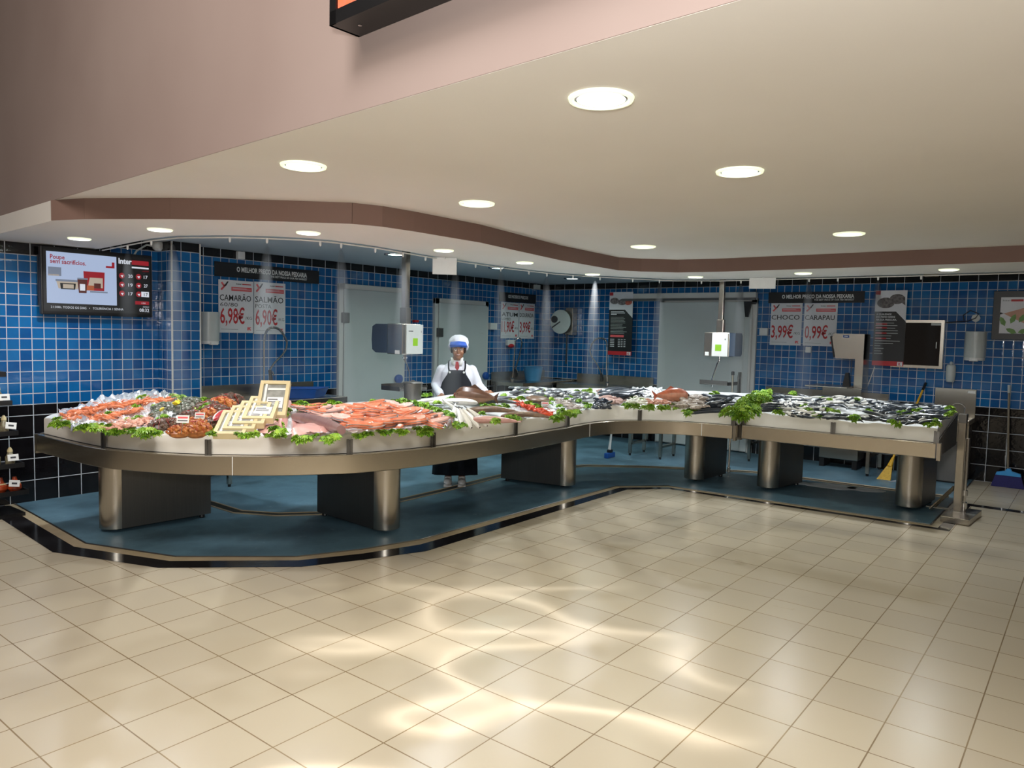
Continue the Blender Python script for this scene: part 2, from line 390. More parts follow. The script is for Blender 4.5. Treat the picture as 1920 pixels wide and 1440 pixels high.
struct(mb.build('trim_7', plaster('mauve_fascia_shaded', '#7c645b', '#745c53', .6)))  # bulkhead mauve darkened: the shadow on the fascia is put into its colour
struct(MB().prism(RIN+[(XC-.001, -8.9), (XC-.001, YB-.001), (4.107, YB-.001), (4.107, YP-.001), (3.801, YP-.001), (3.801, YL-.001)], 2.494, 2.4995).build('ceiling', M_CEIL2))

# ---- doors
def cold_door(n, wall, x0, y0, x1, y1, hinges, handle_right=True):
    p, w, h, rz = rect(wall, x0, y0, x1, y1); z1 = p.z+h
    root = bpy.data.objects.new('door_%d' % n, None); COL.objects.link(root); root.location = (p.x, p.y, .006); root.rotation_euler = (0, 0, rz); struct(root)
    H = z1-.006; f = .085
    MB().box(-w/2, -.05, 0, -w/2+f, 0, H, .006).box(w/2-f, -.05, 0, w/2, 0, H, .006).box(-w/2, -.05, H-f, w/2, 0, H, .006).build('door_frame', M_DFR, root)
    MB().box(-w/2+f-.02, -.075, .012, w/2-f+.02, -.002, H-f+.02, .01).build('door_leaf', M_DOOR, root)
    MB().box(-w/2+f-.024, -.052, .01, -w/2+f-.014, -.004, H-f+.02).build('seal', M_DARK, root)
    for hz in hinges:
        MB().mat(M_ST2).box(-w/2+f-.06, -.095, hz-.065, -w/2+f+.045, -.05, hz+.065, .006).mat(M_DARK).box(-w/2+f-.025, -.0965, hz+.035, -w/2+f-.018, -.0945, hz+.042).box(-w/2+f+.012, -.0965, hz+.035, -w/2+f+.019, -.0945, hz+.042).build('hinge', None, root)
    return root, w, H
d1, w, H = cold_door(1, 'B', 632, 536, 756, 560, (1.79, .45))
hb = MB(); hb.lathe([(.001, 0), (.052, 0), (.06, .012), (.06, .05), (.045, .062), (.001, .064)], 20); hp = hb.build('door_knob', M_BLUEP, d1, 'all'); hp.rotation_euler = (PI/2, 0, 0); hp.location = (w/2-.16, -.075, .985)
MB().mat(M_GREYP).box(w/2-.30, -.0765, 1.78, w/2-.30+.13, -.0765+.001, 1.78+.018).build('maker_mark', None, d1)
d2, w, H = cold_door(2, 'B', 812, 562, 912, 580, (1.63, .45))
hp = hb.build('door_knob', M_BLUEP, d2, 'all'); hp.rotation_euler = (PI/2, 0, 0); hp.location = (w/2-.10, -.075, .97)
MB().mat(M_GREYP).box(w/2-.24, -.0765, 1.62, w/2-.24+.12, -.0765+.001, 1.62+.018).build('maker_mark', None, d2)
d3, w, H = cold_door(3, 'C', 1240, 560, 1423, 560, ())
MB().box(-w/2+.02, -.085, .02, w/2-.16, -.05, H-.05, .01).build('sliding_leaf', M_DOOR, d3)
rb = MB().mat(M_DFR).box(-1.40, -.10, H-.02, w/2-.01, -.01, H+.085, .006).mat(M_ST2).box(-1.40, -.115, H-.03, w/2-.01, -.095, H+.005).mat(M_DARK).box(-1.32, -.10, H-.07, -1.22, -.03, H-.03)
rb.build('door_rail', None, d3)
MB().prismy([(w/2-.17, H-.05), (w/2-.05, H-.05), (w/2-.10, H-.27), (w/2-.14, H-.27)], -.13, -.10).box(w/2-.06, -.11, H-.09, w/2-.005, -.09, H-.06).build('door_bracket', M_DARK, d3)
MB().mat(M_ST2).box(w/2-.21, -.12, .72, w/2-.17, -.085, 1.16, .004).tube([(w/2-.19, -.15, .76), (w/2-.19, -.15, 1.12)], .012).box(w/2-.205, -.15, 1.06, w/2-.175, -.1, 1.10).box(w/2-.205, -.15, .78, w/2-.175, -.1, .82).build('door_handle', None, d3)
MB().tube([(w/2-.075, -.06, .15), (w/2-.075, -.06, H-.3)], .024, 10).build('door_post', M_DFR, d3, True)
MB().mat(M_GREYP).box(w/2-.47, -.0865, 1.84, w/2-.47+.12, -.0865+.001, 1.84+.018).build('maker_mark', None, d3)

# ---------------------------------------------------------------- ceiling lights
def downlight(name, loc, label, group, rad, lens, tint, power, estr, first=None):
    t = thing(name, label, 'ceiling light', loc, 0, group)
    MB().lathe([(rad*.80, -.004), (rad*.86, -.012), (rad*.97, -.010), (rad, 0), (rad*.8, -.001)], 32, caps=False).build('light_rim', emat('lit_glass_edge', '#f4ffd0', .9, '#cccccc') if rad != .13 else M_CHROME, t, True)
    MB().lathe([(rad*.83, -.0005), (rad*.80, -.006), (lens, -.007), (lens*.95, -.004)], 32, caps=False).build('reflector', M_CHROME, t, True)
    MB().lathe([(.0005, -.0085), (lens*.6, -.0085), (lens, -.006), (lens, -.001), (.0005, -.001)], 32, caps=False).build('lens', emat('lens_'+group[:5], tint, estr), t, True)
    l = bpy.data.lights.new('bulb', 'AREA'); l.shape = 'DISK'; l.size = lens*1.7; l.energy = power; c = hexc(tint); l.color = c[:3]; l.spread = math.radians(150)
    o = bpy.data.objects.new('bulb', l); COL.objects.link(o); o.parent = t; o.location = (0, 0, -.012)
    return t
UL = [((1127, 184), 'largest round ceiling light, nearest the camera in the upper ceiling'), ((569, 310), 'round ceiling light left of the others in the upper ceiling'),
      ((1387, 321), 'round ceiling light right of and behind the largest one'), ((894, 381), 'round upper ceiling light midway, above the woman at the counter'),
      ((1592, 438), 'round upper ceiling light farthest right, above the sardines'), ((1206, 462), 'round upper ceiling light beside the corner of the mauve fascia')]
for (x, y), lb in UL: downlight('ceiling_light', on_z(x, y, 2.4995), lb, 'green tinted lights in the upper ceiling', .118, .088, '#fdfdea', 5.5, 12)
RL = [((149, 447), 'small ceiling light above the television'), ((300, 430), 'small ceiling light just right of the television, above the pillar'), ((578, 436), 'small ceiling light above the salmon price poster and first door'),
      ((832, 469), 'small ceiling light above the hanging white sign near the first scale'), ((984, 492), 'small ceiling light above the tuna price poster'), ((1111, 514), 'small ceiling light above the round hose reel'),
      ((1304, 519), 'small ceiling light above the sliding cold room door'), ((1506, 512), 'small ceiling light above the cuttlefish and horse mackerel price banner'), ((1779, 505), 'small ceiling light above the dark glass cabinet')]
for (x, y), lb in RL: downlight('ceiling_light', on_z(x, y, 2.3598), lb, 'white lights in the lowered ceiling band', .088, .072, '#f4fbff', 14, 16)
IL = [((742, 477), 'recessed grey-rimmed light beside the first scale pole'), ((934, 502), 'recessed grey-rimmed light behind the ceiling band, above the tuna poster'), ((1073, 522), 'recessed grey-rimmed light near the back corner')]
for (x, y), lb in IL: downlight('ceiling_light', on_z(x, y, 2.4935), lb, 'lights over the work aisle', .13, .085, '#e4fff4', 8, 9)

# ---------------------------------------------------------------- television
tv, w, h = wall_thing('television', 'black flat television showing an advert and queue numbers, on the blue wall', 'television', 'L', 77, 470, 285, 592, .10)
wl, hl = w, h
MB().box(-w/2, 0, 0, w/2, .055, h, .008).box(-w/2-.0, .055, .08, w/2, .085, h-.08).build('tv_frame', M_DARK, tv)
MB().box(-.12, .085, h*.3, .12, .10, h*.7).build('wall_bracket', M_ST2, tv)
sx0 = -w/2+.045*w; sx1 = -w/2+.47*w; sz0 = .17*h; sz1 = .93*h
E1 = emat('screen_pale_blue', '#b9cbec', .75); ER = emat('screen_red', '#b01c2c', .6); EW = emat('screen_white', '#e6ecf6', .8); EK = emat('screen_black', '#0c0d10', .15)
ET = emat('screen_cream', '#d8c8b4', .6); EBR = emat('screen_brown', '#6b2c22', .5); EG = emat('screen_grey', '#8c98ae', .6); EO = emat('screen_orange', '#c8683c', .6)
MB().mat(EK).box(-w/2+.02, -.002, .05*h, w/2-.02, .001, h-.03).build('screen', None, tv)
sx0 = -w/2+.045*w; sx1 = -w/2+.655*w
mb = MB().mat(E1).box(sx0, -.0035, sz0, sx1, -.001, sz1); sw = sx1-sx0; sh = sz1-sz0
def sc(u, v): return sx0+u*sw, sz0+v*sh
x, z = sc(.05, .86); mb.mat(ER).text('Poupe', x, z, .055*h*1.2, .20*sw, -.0045, bold=.02)
x, z = sc(.05, .775); mb.text('sem sacrifícios.', x, z, .055*h*1.2, .50*sw, -.0045, bold=.02)
def q(col, u0, v0, u1, v1, y=-.0045, u2=None, u3=None):
    a = sc(u0, v0); b = sc(u1, v0); c = sc(u1 if u2 is None else u2, v1); d = sc(u0 if u3 is None else u3, v1)
    mb.mat(col).add([(a[0], y, a[1]), (b[0], y, b[1]), (c[0], y, c[1]), (d[0], y, d[1])], [(0, 1, 2, 3)])
q(ER, .84, .76, .97, .77); q(ER, .93, .77, .97, .88); q(ER, .84, .77, .95, .80, u2=.95)
q(EG, .02, .53, .20, .70); q(ET, .02, .53, .17, .56)
q(ET, .16, .29, .43, .43, u3=.13, u2=.44); q(EK, .19, .28, .39, .40, -.005, u3=.18, u2=.40); q(ET, .22, .30, .37, .38, -.0053); q(EG, .12, .43, .45, .47, -.005)
q(ER, .52, .28, .81, .66, -.005, u2=.82, u3=.51); q(ET, .57, .34, .79, .54, -.0055, u3=.60); q(EBR, .66, .33, .76, .43, -.006); q(EO, .54, .28, .66, .38, -.006)
q(EBR, .44, .22, .55, .50, -.0065, u2=.56, u3=.42); q(EW, .455, .27, .53, .40, -.007); q(EG, .42, .49, .57, .52, -.007)
q(EG, .60, .24, .86, .27, -.0065)
mb.build('advert', None, tv)
rx = lambda u: -w/2+u*w
mb = MB().mat(EW).text('Inter', rx(.675), .835*h, .085*h, .125*w, -.0045, bold=.03)
mb.mat(ER).box(rx(.80), -.0045, .83*h, rx(.965), -.003, .90*h).mat(EW).box(rx(.80), -.0045, .775*h, rx(.965), -.003, .80*h)
mb.mat(ER).text('LAGOS', rx(.90), .73*h, .022*h, .065*w, -.0045)
for i, (a, b) in enumerate((('20', '17'), ('19', '27'), ('17', '17'))):
    z = (.62-.14*i)*h
    for xx in (.705, .865):
        mb.mat(ER).ell((rx(xx), -.003, z+.025*h), (.027*w, .002, .046*h), 14, 6); mb.mat(EW).prismy([(rx(xx-.014), z+.03*h), (rx(xx+.014), z+.035*h), (rx(xx+.003), z-.005*h), (rx(xx-.004), z+.01*h)], -.0068, -.0062)
    mb.mat(EW)
    mb.text(a, rx(.765), z, .052*h, .042*w, -.0045, bold=.01)
    if i == 2: mb.box(rx(.89), -.0045, z-.015*h, rx(.965), -.003, z+.07*h); mb.mat(EK)
    mb.text(b, rx(.915), z, .052*h, .038*w, -.0055, bold=.01)
mb.mat(ER).box(rx(.83), -.0045, .20*h, rx(.965), -.003, .255*h).mat(EW).text('A SUA', rx(.89), .213*h, .025*h, .04*w, -.0055)
mb.text('08:32', rx(.87), .085*h, .055*h, .095*w, -.0045, bold=.01).text('DOMINGO', rx(.905), .155*h, .02*h, .06*w, -.0045)
mb.text('21:300h. TODOS OS DIAS   •   TOLERÂNCIA 1 SENHA', rx(.075), .095*h, .035*h, .64*w, -.0045)
mb.build('queue_numbers', None, tv)

# ---------------------------------------------------------------- printed signs
def banner(wall, x0, y0, x1, y1, t1, t2, label, tx=.19, tw=.68):
    t, w, h = wall_thing('banner', label, 'sign', wall, x0, y0, x1, y1, .02)
    MB().box(-w/2, 0, 0, w/2, .012, h).build('board', M_BLACKP, t)
    mb = MB().mat(M_WHITE).text(t1, -w/2+tx*w, h*.42, h*.34, tw*w, bold=.035)
    if t2: mb.text(t2, -w/2+(tx+tw*.46)*w, h*.20, h*.14, tw*.54*w, bold=.02)
    mb.build('lettering', None, t); return t
def poster(wall, x0, y0, x1, y1, name, sub, price, label):
    t, w, h = wall_thing('price_poster', label, 'price sign', wall, x0, y0, x1, y1, .015)
    MB().box(-w/2, 0, 0, w/2, .006, h).build('card', M_PAPER, t)
    mb = MB().mat(M_BLACKP); L = -w/2
    mb.text(name, L+.03*w, h*.61, h*.115, .90*w, bold=.008)
    if sub: mb.mat(M_DGREY).text(sub, L+.04*w, h*.50, h*.075, (.5 if len(sub) < 6 else .6)*w)
    mb.mat(M_RED).text(price, L+.04*w, h*.18, h*.30, .70*w, bold=.014)
    mb.mat(M_DGREY).text('/KG', L+.76*w, h*.26, h*.06, .20*w)
    # header: crossed arrows and the shop strip
    mb.mat(M_REDL).prismy([(L+.05*w, h*.82), (L+.09*w, h*.80), (L+.22*w, h*.90), (L+.18*w, h*.92)], -.002, -.0005).prismy([(L+.06*w, h*.94), (L+.10*w, h*.96), (L+.18*w, h*.88), (L+.14*w, h*.87)], -.002, -.0005)
    mb.mat(M_BLACKP).prismy([(L+.16*w, h*.89), (L+.20*w, h*.88), (L+.28*w, h*.97), (L+.24*w, h*.97)], -.0025, -.0005)
    mb.text('Inter', L+.50*w, h*.925, h*.025, .16*w, bold=.03).mat(M_RED).box(L+.67*w, -.0015, h*.925, L+.93*w, 0, h*.945)
    mb.mat(M_REDL).box(L+.36*w, -.0015, h*.80, L+.95*w, 0, h*.875); mb.mat(M_PAPER).box(L+.39*w, -.002, h*.83, L+.92*w, -.0014, h*.837).box(L+.39*w, -.002, h*.848, L+.80*w, -.0014, h*.855)
    mb.mat(M_DGREY).box(L+.06*w, -.0015, h*.065, L+.55*w, 0, h*.07)
    mb.mat(M_REDL).prismy([(L+.82*w, h*.05), (L+.86*w, h*.05), (L+.86*w, h*.08), (L+.90*w, h*.05), (L+.94*w, h*.05), (L+.89*w, h*.085), (L+.94*w, h*.11), (L+.82*w, h*.11)], -.0015, 0)
    mb.build('lettering', None, t); return t
banner('B', 403, 512-13, 598, 512+13, 'O MELHOR PREÇO DA NOSSA PEIXARIA', 'THE BEST PRICE OF OUR FISH MARKET', 'long black banner over the prawn and salmon posters on the back wall')
poster('B', 410, 526, 475, 624, 'CAMARÃO', '60/80', '6,98€', 'white price poster reading CAMARÃO 60/80 in black, 6,98€ in red')
poster('B', 476.5, 530, 535, 626.5, 'SALMÃO', 'POSTA', '6,90€', 'white price poster reading SALMÃO POSTA and 6,90€, beside the prawn one')
banner('B', 937, 550, 1005, 567, 'OS NOSSOS PREÇOS', None, 'short black banner over the tuna poster near the back corner', .22, .55)
poster('B', 939.5, 567, 972.5, 634.5, 'ATUM', 'LOMBO', '11,90€', 'narrow price poster reading ATUM and 11,90€ near the back corner')
poster('B', 973.5, 569, 1002, 635, 'DOURADA', '', '3,99€', 'faded price poster with 3,99€ right beside the tuna poster')
banner('C', 1441, 547, 1621, 568, 'O MELHOR PREÇO DA NOSSA PEIXARIA', 'THE BEST PRICE OF OUR FISH MARKET', 'long black banner over the cuttlefish poster on the right wall', .15, .75)
poster('C', 1444.5, 568.5, 1503, 647.3, 'CHOCO', '', '3,99€', 'white price poster reading CHOCO with 3,99€ in red')
poster('C', 1507, 568.5, 1569, 649, 'CARAPAU', '', '0,99€', 'white price poster reading CARAPAU with 0,99€ in red')
def info_poster(x0, y0, x1, y1, label, fish, head):
    t, w, h = wall_thing('info_poster', label, 'poster', 'C', x0, y0, x1, y1, .10); L = -w/2
    MB().mat(M_BLACKP).box(L, 0, 0, w/2, .008, h).build('board', None, t)
    MB().mat(M_CHROME).tube([(L+.02, .008, h*.5), (L+.02, .098, h*.5)], .006).tube([(w/2-.02, .008, h*.5), (w/2-.02, .098, h*.5)], .006).build('wall_spacer', None, t)
    mb = MB().mat(M_PAPER).prismy([(L, h*.72), (w*.18, h*.72), (w/2, h*.59), (w/2, h), (L, h)], -.0015, 0)
    mb.mat(M_RED).box(L, -.0015, .0, w/2, -.0002, h*.062).box(L+.005*w, -.0025, h*.945, L+.16*w, -.0016, h*.995).mat(M_PAPER).box(w/2-.19*w, -.002, .004*h, w/2-.03*w, -.0016, h*.056).mat(M_RED).text('K', w/2-.15*w, .012*h, .034*h, .07*w, y=-.003, bold=.05)
    mb.mat(M_PAPER)
    for i, tx in enumerate(head): mb.text(tx, L+.06*w, h*(.675-.037*i), h*.022, w*(.48, .60, .66)[i], bold=.03)
    zz = .555 if fish else .56
    r = random.Random(3)
    if not fish:
        for i, ww in enumerate((.55, .6, .25)): mb.mat(M_PAPER).box(L+.08*w, -.0012, h*(.685-.022*i), L+(.08+ww)*w, -.0002, h*(.697-.022*i))
    if fish:
        for i in range(13):
            z = .565-.034*i; ww = r.uniform(.5, .86) if i < 9 else r.uniform(.15, .3)
            mb.mat(M_GREYP).box(L+.05*w, -.0012, h*z, L+(.05+ww)*w, -.0002, h*(z+.007))
        for z in (.545, .495, .425, .355): mb.mat(M_RED).box(L+.06*w, -.0016, h*z, L+.42*w, -.0012, h*(z+.018)); mb.mat(M_PAPER).box(L+.07*w, -.002, h*(z+.006), L+.26*w, -.0016, h*(z+.012))
        g1 = pm('fish_photo_grey', '#77706e', .5, var=.5, vscale=30, color2='#3b3636')
        mb.mat(g1).ell((L+.34*w, -.0012, h*.835), (.30*w, .001, .075*h), 16, 8).ell((L+.70*w, -.0012, h*.885), (.26*w, .001, .07*h), 16, 8).prismy([(L+.86*w, h*.83), (L+.96*w, h*.80), (L+.94*w, h*.92)], -.0022, -.001)
    else:
        for i in range(12): mb.mat(M_GREYP).box(L+.08*w, -.0012, h*(.60-.023*i), L+(.08+r.uniform(.5, .7))*w, -.0002, h*(.605-.023*i))
        mb.mat(M_REDL).box(L+.08*w, -.0012, h*.285, L+.66*w, -.0002, h*.32)
        for i in range(5):
            z = .245-.028*i; mb.mat(M_PAPER).box(L+.08*w, -.0012, h*z, L+.26*w, -.0002, h*(z+.010))
            for k in range(3): mb.box(L+(.42+.12*k)*w, -.0012, h*z, L+(.50+.12*k)*w, -.0002, h*(z+.010))
        g1 = pm('seafood_photo', '#8b8482', .5, var=.5, vscale=30, color2='#4b4446'); g2 = pm('seafood_photo_red', '#c2604a', .5, var=.4, vscale=30)
        mb.mat(g1).ell((L+.22*w, -.0012, h*.86), (.20*w, .001, .055*h), 14, 8).ell((L+.55*w, -.0012, h*.84), (.22*w, .001, .05*h), 14, 8).mat(g2).ell((L+.80*w, -.0012, h*.84), (.18*w, .001, .05*h), 14, 8)
    mb.build('print', None, t); return t
info_poster(1141.5, 547.5, 1185.5, 666, 'tall black hanging poster with seafood picture and price table, left of the sliding door', False, ())
info_poster(1638.5, 544.5, 1697.5, 686, 'tall black hanging poster with two grey fish, left of the dark glass cabinet', True, ('A QUALIDADE', 'DO PEIXE RESIDE', 'NA SUA FRESCURA.'))
# dark glass-fronted cabinet
t, w, h = wall_thing('wall_cabinet', 'dark glass-fronted wall cabinet with white metal frame, behind the grey fish poster', 'cabinet', 'C', 1672, 600, 1769, 690, .085)
MB().mat(M_WHITE).box(-w/2, 0, 0, w/2, .085, h, .005).build('body', None, t)
fb = .035
MB().box(-w/2, -.012, 0, w/2, .0, fb).box(-w/2, -.012, h-fb, w/2, 0, h).box(-w/2, -.012, fb, -w/2+fb, 0, h-fb).box(w/2-fb, -.012, fb, w/2, 0, h-fb).build('door_frame', M_ST, t)
MB().box(-w/2+fb, -.006, fb, w/2-fb, 0, h-fb).build('glass_door', pm('dark_brown_glass', '#120b08', .08, var=.4, vscale=5), t)
MB().box(w/2-fb-.045, -.014, h*.42, w/2-fb-.035, -.006, h*.55).build('door_pull', M_GREYP, t); MB().box(w/2-fb-.11, -.01, h-fb-.03, w/2-fb, -.005, h-fb).build('maker_sticker', M_GREYP, t)
# framed picture light box on the right wall
t, w, h = wall_thing('picture_light_box', 'black framed food picture with herb leaves at the right edge of the wall', 'light box', 'C', 1861, 545, 1990, 638, .07)
MB().box(-w/2, 0, 0, w/2, .07, h, .004).build('frame', M_DARK, t)
fb = .075
mb = MB().mat(pm('salmon_picture', '#b98463', .35, var=.2, vscale=6, color2='#a26d4d')).box(-w/2+fb, -.004, fb, w/2-fb, 0, h-fb)
mb.mat(M_PAPER).prismy([(-w/2+fb, h-fb), (w/2-fb, h-fb), (w/2-fb, h-fb-.06), (-w/2+fb+.3, h-fb-.10), (-w/2+fb, h-fb-.20)], -.006, -.004).prismy([(-w/2+fb, fb), (w/2-fb, fb), (-w/2+fb+.35, fb+.06), (-w/2+fb, fb+.25)], -.006, -.004)
mb.mat(M_DGREY).text('Inter', -w/2+fb+.02, h-fb-.045, .02, .08, -.007).mat(M_RED).box(-w/2+fb+.10, -.007, h-fb-.048, -w/2+fb+.22, -.006, h-fb-.024)
gl = pm('herb_green', '#6f9a4e', .5, var=.3, vscale=20)
for i, (a, b, an) in enumerate(((.03, .14, 2), (.13, .17, 1.2), (.22, .18, 1.0), (.33, .10, .4), (.12, .03, 2.7), (.24, .03, .3))):
    mb.mat(gl); c = Vector((-w/2+fb+a, -.007, fb+b)); ca, sa = math.cos(an), math.sin(an)
    mb.add([(c.x+(u*ca-v*sa)*.06, -.0075, c.z+(u*sa+v*ca)*.06) for u, v in ((-1, 0), (-.3, .45), (.5, .35), (1, 0), (.5, -.35), (-.3, -.45))], [(0, 1, 2, 3, 4, 5)])
mb.build('picture', None, t)

# ---------------------------------------------------------------- the fish counters
ST1 = [((2.353, 6.70), (3.56, 6.72)), ((2.365, 6.09), (3.57, 6.15)), ((2.40, 5.68), (3.60, 5.86)), ((2.485, 5.405), (3.65, 5.68)), ((2.658, 5.043), (3.73, 5.52)), ((2.885, 4.75), (3.83, 5.41)),
       ((3.102, 4.53), (3.94, 5.34)), ((3.394, 4.315), (4.07, 5.30)), ((3.55, 4.225), (4.16, 5.285)), ((3.85, 4.135), (4.3, 5.275)), ((4.2, 4.075), (4.5, 5.27)), ((5.0, 4.04), (5.0, 5.27)), ((5.8, 4.05), (5.9, 5.27)),
       ((6.3, 4.085), (6.5, 5.29)), ((6.6, 4.09), (6.95, 5.25)), ((6.84, 4.04), (7.35, 5.13)), ((7.03, 3.92), (7.72, 4.93)), ((7.2, 3.76), (8.05, 4.64)), ((7.36, 3.52), (8.37, 4.22)), ((7.44, 3.28), (8.55, 3.75)), ((7.49, 2.965), (8.68, 2.985))]
ST2 = [((7.60, 2.90), (8.72, 2.90)), ((7.655, 1.13), (8.80, 1.13))]
def catmull(pts, n):
    out = []
    for i in range(len(pts)-1):
        p0 = Vector(pts[max(i-1, 0)]); p1 = Vector(pts[i]); p2 = Vector(pts[i+1]); p3 = Vector(pts[min(i+2, len(pts)-1)])
        for k in range(n):
            t = k/n; out.append(.5*((2*p1)+(p2-p0)*t+(2*p0-5*p1+4*p2-p3)*t*t+(3*p1-p0-3*p2+p3)*t**3))
    out.append(Vector(pts[-1])); return out
F1 = catmull([a for a, b in ST1], 4); B1 = catmull([b for a, b in ST1], 4)
F2 = [Vector(a) for a, b in ST2]; B2 = [Vector(b) for a, b in ST2]
F2 = [F2[0].lerp(F2[1], i/12) for i in range(13)]; B2 = [B2[0].lerp(B2[1], i/12) for i in range(13)]
ZB, ZT, RISE = .615, .745, .165
def lerp(a, b, t): return a+(b-a)*t
def counter(FR, BK, label, pedestals, joints, clips):
    root = thing('fish_counter', label, 'counter', (FR[0].x, FR[0].y, 0)); o = -root.location
    mb = MB(); mb.M = Matrix.Translation(o); n = len(FR)
    # wedge shaped tray: flat underside, top sloping up to the back
    vs = []
    for a, b in zip(FR, BK): vs += [(a.x, a.y, ZB), (a.x, a.y, ZT), (b.x, b.y, ZT+RISE), (b.x, b.y, ZB+.01)]
    fs = []
    for i in range(n-1):
        for k in range(4): fs.append((i*4+k, (i+1)*4+k, (i+1)*4+(k+1) % 4, i*4+(k+1) % 4))
    fs += [(0, 1, 2, 3), ((n-1)*4+3, (n-1)*4+2, (n-1)*4+1, (n-1)*4)]
    mb.add([tuple(Vector(v)) for v in vs], fs).build('tray', M_ST2, root)
    # front band with a folded top lip
    def outn(i):
        d = (FR[min(i+1, n-1)]-FR[max(i-1, 0)]).normalized(); return Vector((d.y, -d.x)) if Vector((d.y, -d.x)).dot(BK[i]-FR[i]) < 0 else Vector((-d.y, d.x))
    mb = MB(); mb.M = Matrix.Translation(o); vs = []
    prof = [(.001, ZB-.004), (.022, ZB-.004), (.026, ZB), (.026, ZT-.001), (.022, ZT+.004), (-.012, ZT+.006), (-.012, ZT+.001), (.001, ZT)]
    m_ = len(prof)
    for i in range(n):
        q = outn(i)
        for dd, z in prof: p = FR[i]+q*dd; vs.append((p.x, p.y, z))
    fs = [(i*m_+k, (i+1)*m_+k, (i+1)*m_+(k+1) % m_, i*m_+(k+1) % m_) for i in range(n-1) for k in range(m_)]+[list(range(m_)), list(range((n-1)*m_, n*m_))[::-1]]
    mb.add(vs, fs).build('front_band', M_STH, root, True)
    for (px, py) in joints:
        p = on_z(px, py, ZB+.06); i = min(range(n), key=lambda k: (FR[k]-p.xy).length); q = outn(i); d = Vector((-q.y, q.x)); c = FR[i]+q*.0265
        mb = MB(); mb.M = Matrix.Translation(o)
        mb.prism([tuple(c-d*.003), tuple(c+d*.003), tuple(c+d*.003+q*.002), tuple(c-d*.003+q*.002)], ZB, ZT).build('band_joint', M_WHITE, root)
    for (px, py) in clips:
        p = on_z(px, py, ZT+.02); i = min(range(n), key=lambda k: (FR[k]-p.xy).length); q = outn(i); d = Vector((-q.y, q.x)); c = FR[i]-q*.012
        mb = MB(); mb.M = Matrix.Translation(o)
        for s_ in (-1, 1):
            a = c+d*(.013*s_); mb.prism([tuple(a-d*.009), tuple(a+d*.009), tuple(a+d*.009+q*.010), tuple(a-d*.009+q*.010)], ZT, ZT+.115)
        mb.prism([tuple(c-d*.02), tuple(c+d*.02), tuple(c+d*.02+q*.004), tuple(c-d*.02+q*.004)], ZT, ZT+.11)
        mb.build('panel_clip', M_ST2, root)
    # end plates
    for i, s_ in ((0, 1), (n-1, -1)):
        a, b = FR[i], BK[i]; d = (b-a).normalized(); q = Vector((-d.y, d.x)); q = q if q.dot(FR[min(i+1, n-1)]-FR[max(i-1, 0)])*s_ < 0 else -q
        mb = MB(); mb.M = Matrix.Translation(o)
        z0, z1 = ZB-.004, ZT
        pts = [(a, z0), (b, z0+.01), (b, z1+RISE+.03), (a-d*.0, z1+.012)]
        vs = [(p.x, p.y, z) for p, z in pts]+[(p.x+q.x*.012, p.y+q.y*.012, z) for p, z in pts]
        mb.add(vs, [(0, 1, 2, 3), (7, 6, 5, 4)]+[(k, 4+k, 4+(k+1) % 4, (k+1) % 4) for k in range(4)]).build('end_plate', M_ST2, root)
        mb = MB(); mb.M = Matrix.Translation(o); c = a+q*.012
        mb.prism([tuple(c-d*.028), tuple(c-d*.028+q*.03), tuple(c+d*.03+q*.03), tuple(c+d*.03)], ZB-.02, ZT+.008).build('corner_post', M_ST, root)
    for (px, py), (rx_, ry_) in pedestals:
        a = on_z(px, py, 0).xy; b = on_z(rx_, ry_, 0).xy; d = (b-a).normalized()
        v = ray(px, py).xy.normalized(); r = .12; a = a+v*r            # nose centre
        L = (b-a).length; q = Vector((-d.y, d.x)); ped = []
        for k in range(17):
            an = PI/2+PI*k/16; ped.append(a+(d*math.cos(an)+q*math.sin(an))*r)
        nose = [tuple(p) for p in ped]; mb = MB(); mb.M = Matrix.Translation(o)
        po = mb.prism(nose, .035, ZB-.001).build('pedestal', M_ST, root, True)
        mb = MB(); mb.M = Matrix.Translation(o); e = a+d*max(L, .5)
        r2 = r*.985
        mb.prism([tuple(a+q*r2), tuple(e+q*r2), tuple(e-q*r2), tuple(a-q*r2)], .035, ZB-.001).build('pedestal_body', M_ST2, po)
        mb = MB(); mb.M = Matrix.Translation(o)
        for f_ in (a+d*.02, e-d*.06): mb.lathe([(.02, .004), (.024, .01), (.02, .036)], 10, f_.x, f_.y) if f_ == a+d*.02 else mb.lathe([(.02, .004), (.024, .01), (.02, .036)], 10, f_.x+q.x*.08, f_.y+q.y*.08).lathe([(.02, .004), (.024, .01), (.02, .036)], 10, f_.x-q.x*.08, f_.y-q.y*.08)
        mb.build('foot', M_DARK, po)
    return root
cA = counter(F1, B1, 'long curved stainless steel fish counter with four pedestals', [((218, 1001), (393, 970)), ((722, 1003), (603, 965)), ((1058, 917), (941, 902)), ((1302, 905), (1352, 892))],
             [(438, 875), (1113, 808), (1319, 805)], [(187, 835), (397, 850), (655, 848), (844, 835), (978, 812), (1086, 798), (1205, 788), (1369, 795)])
cB = counter(F2, B2, 'straight stainless steel counter at the right, heaped with sardines', [((1440, 921), (1494, 908)), ((1702, 958), (1735, 940))], [], [(1392, 797), (1559, 810), (1750, 830)])

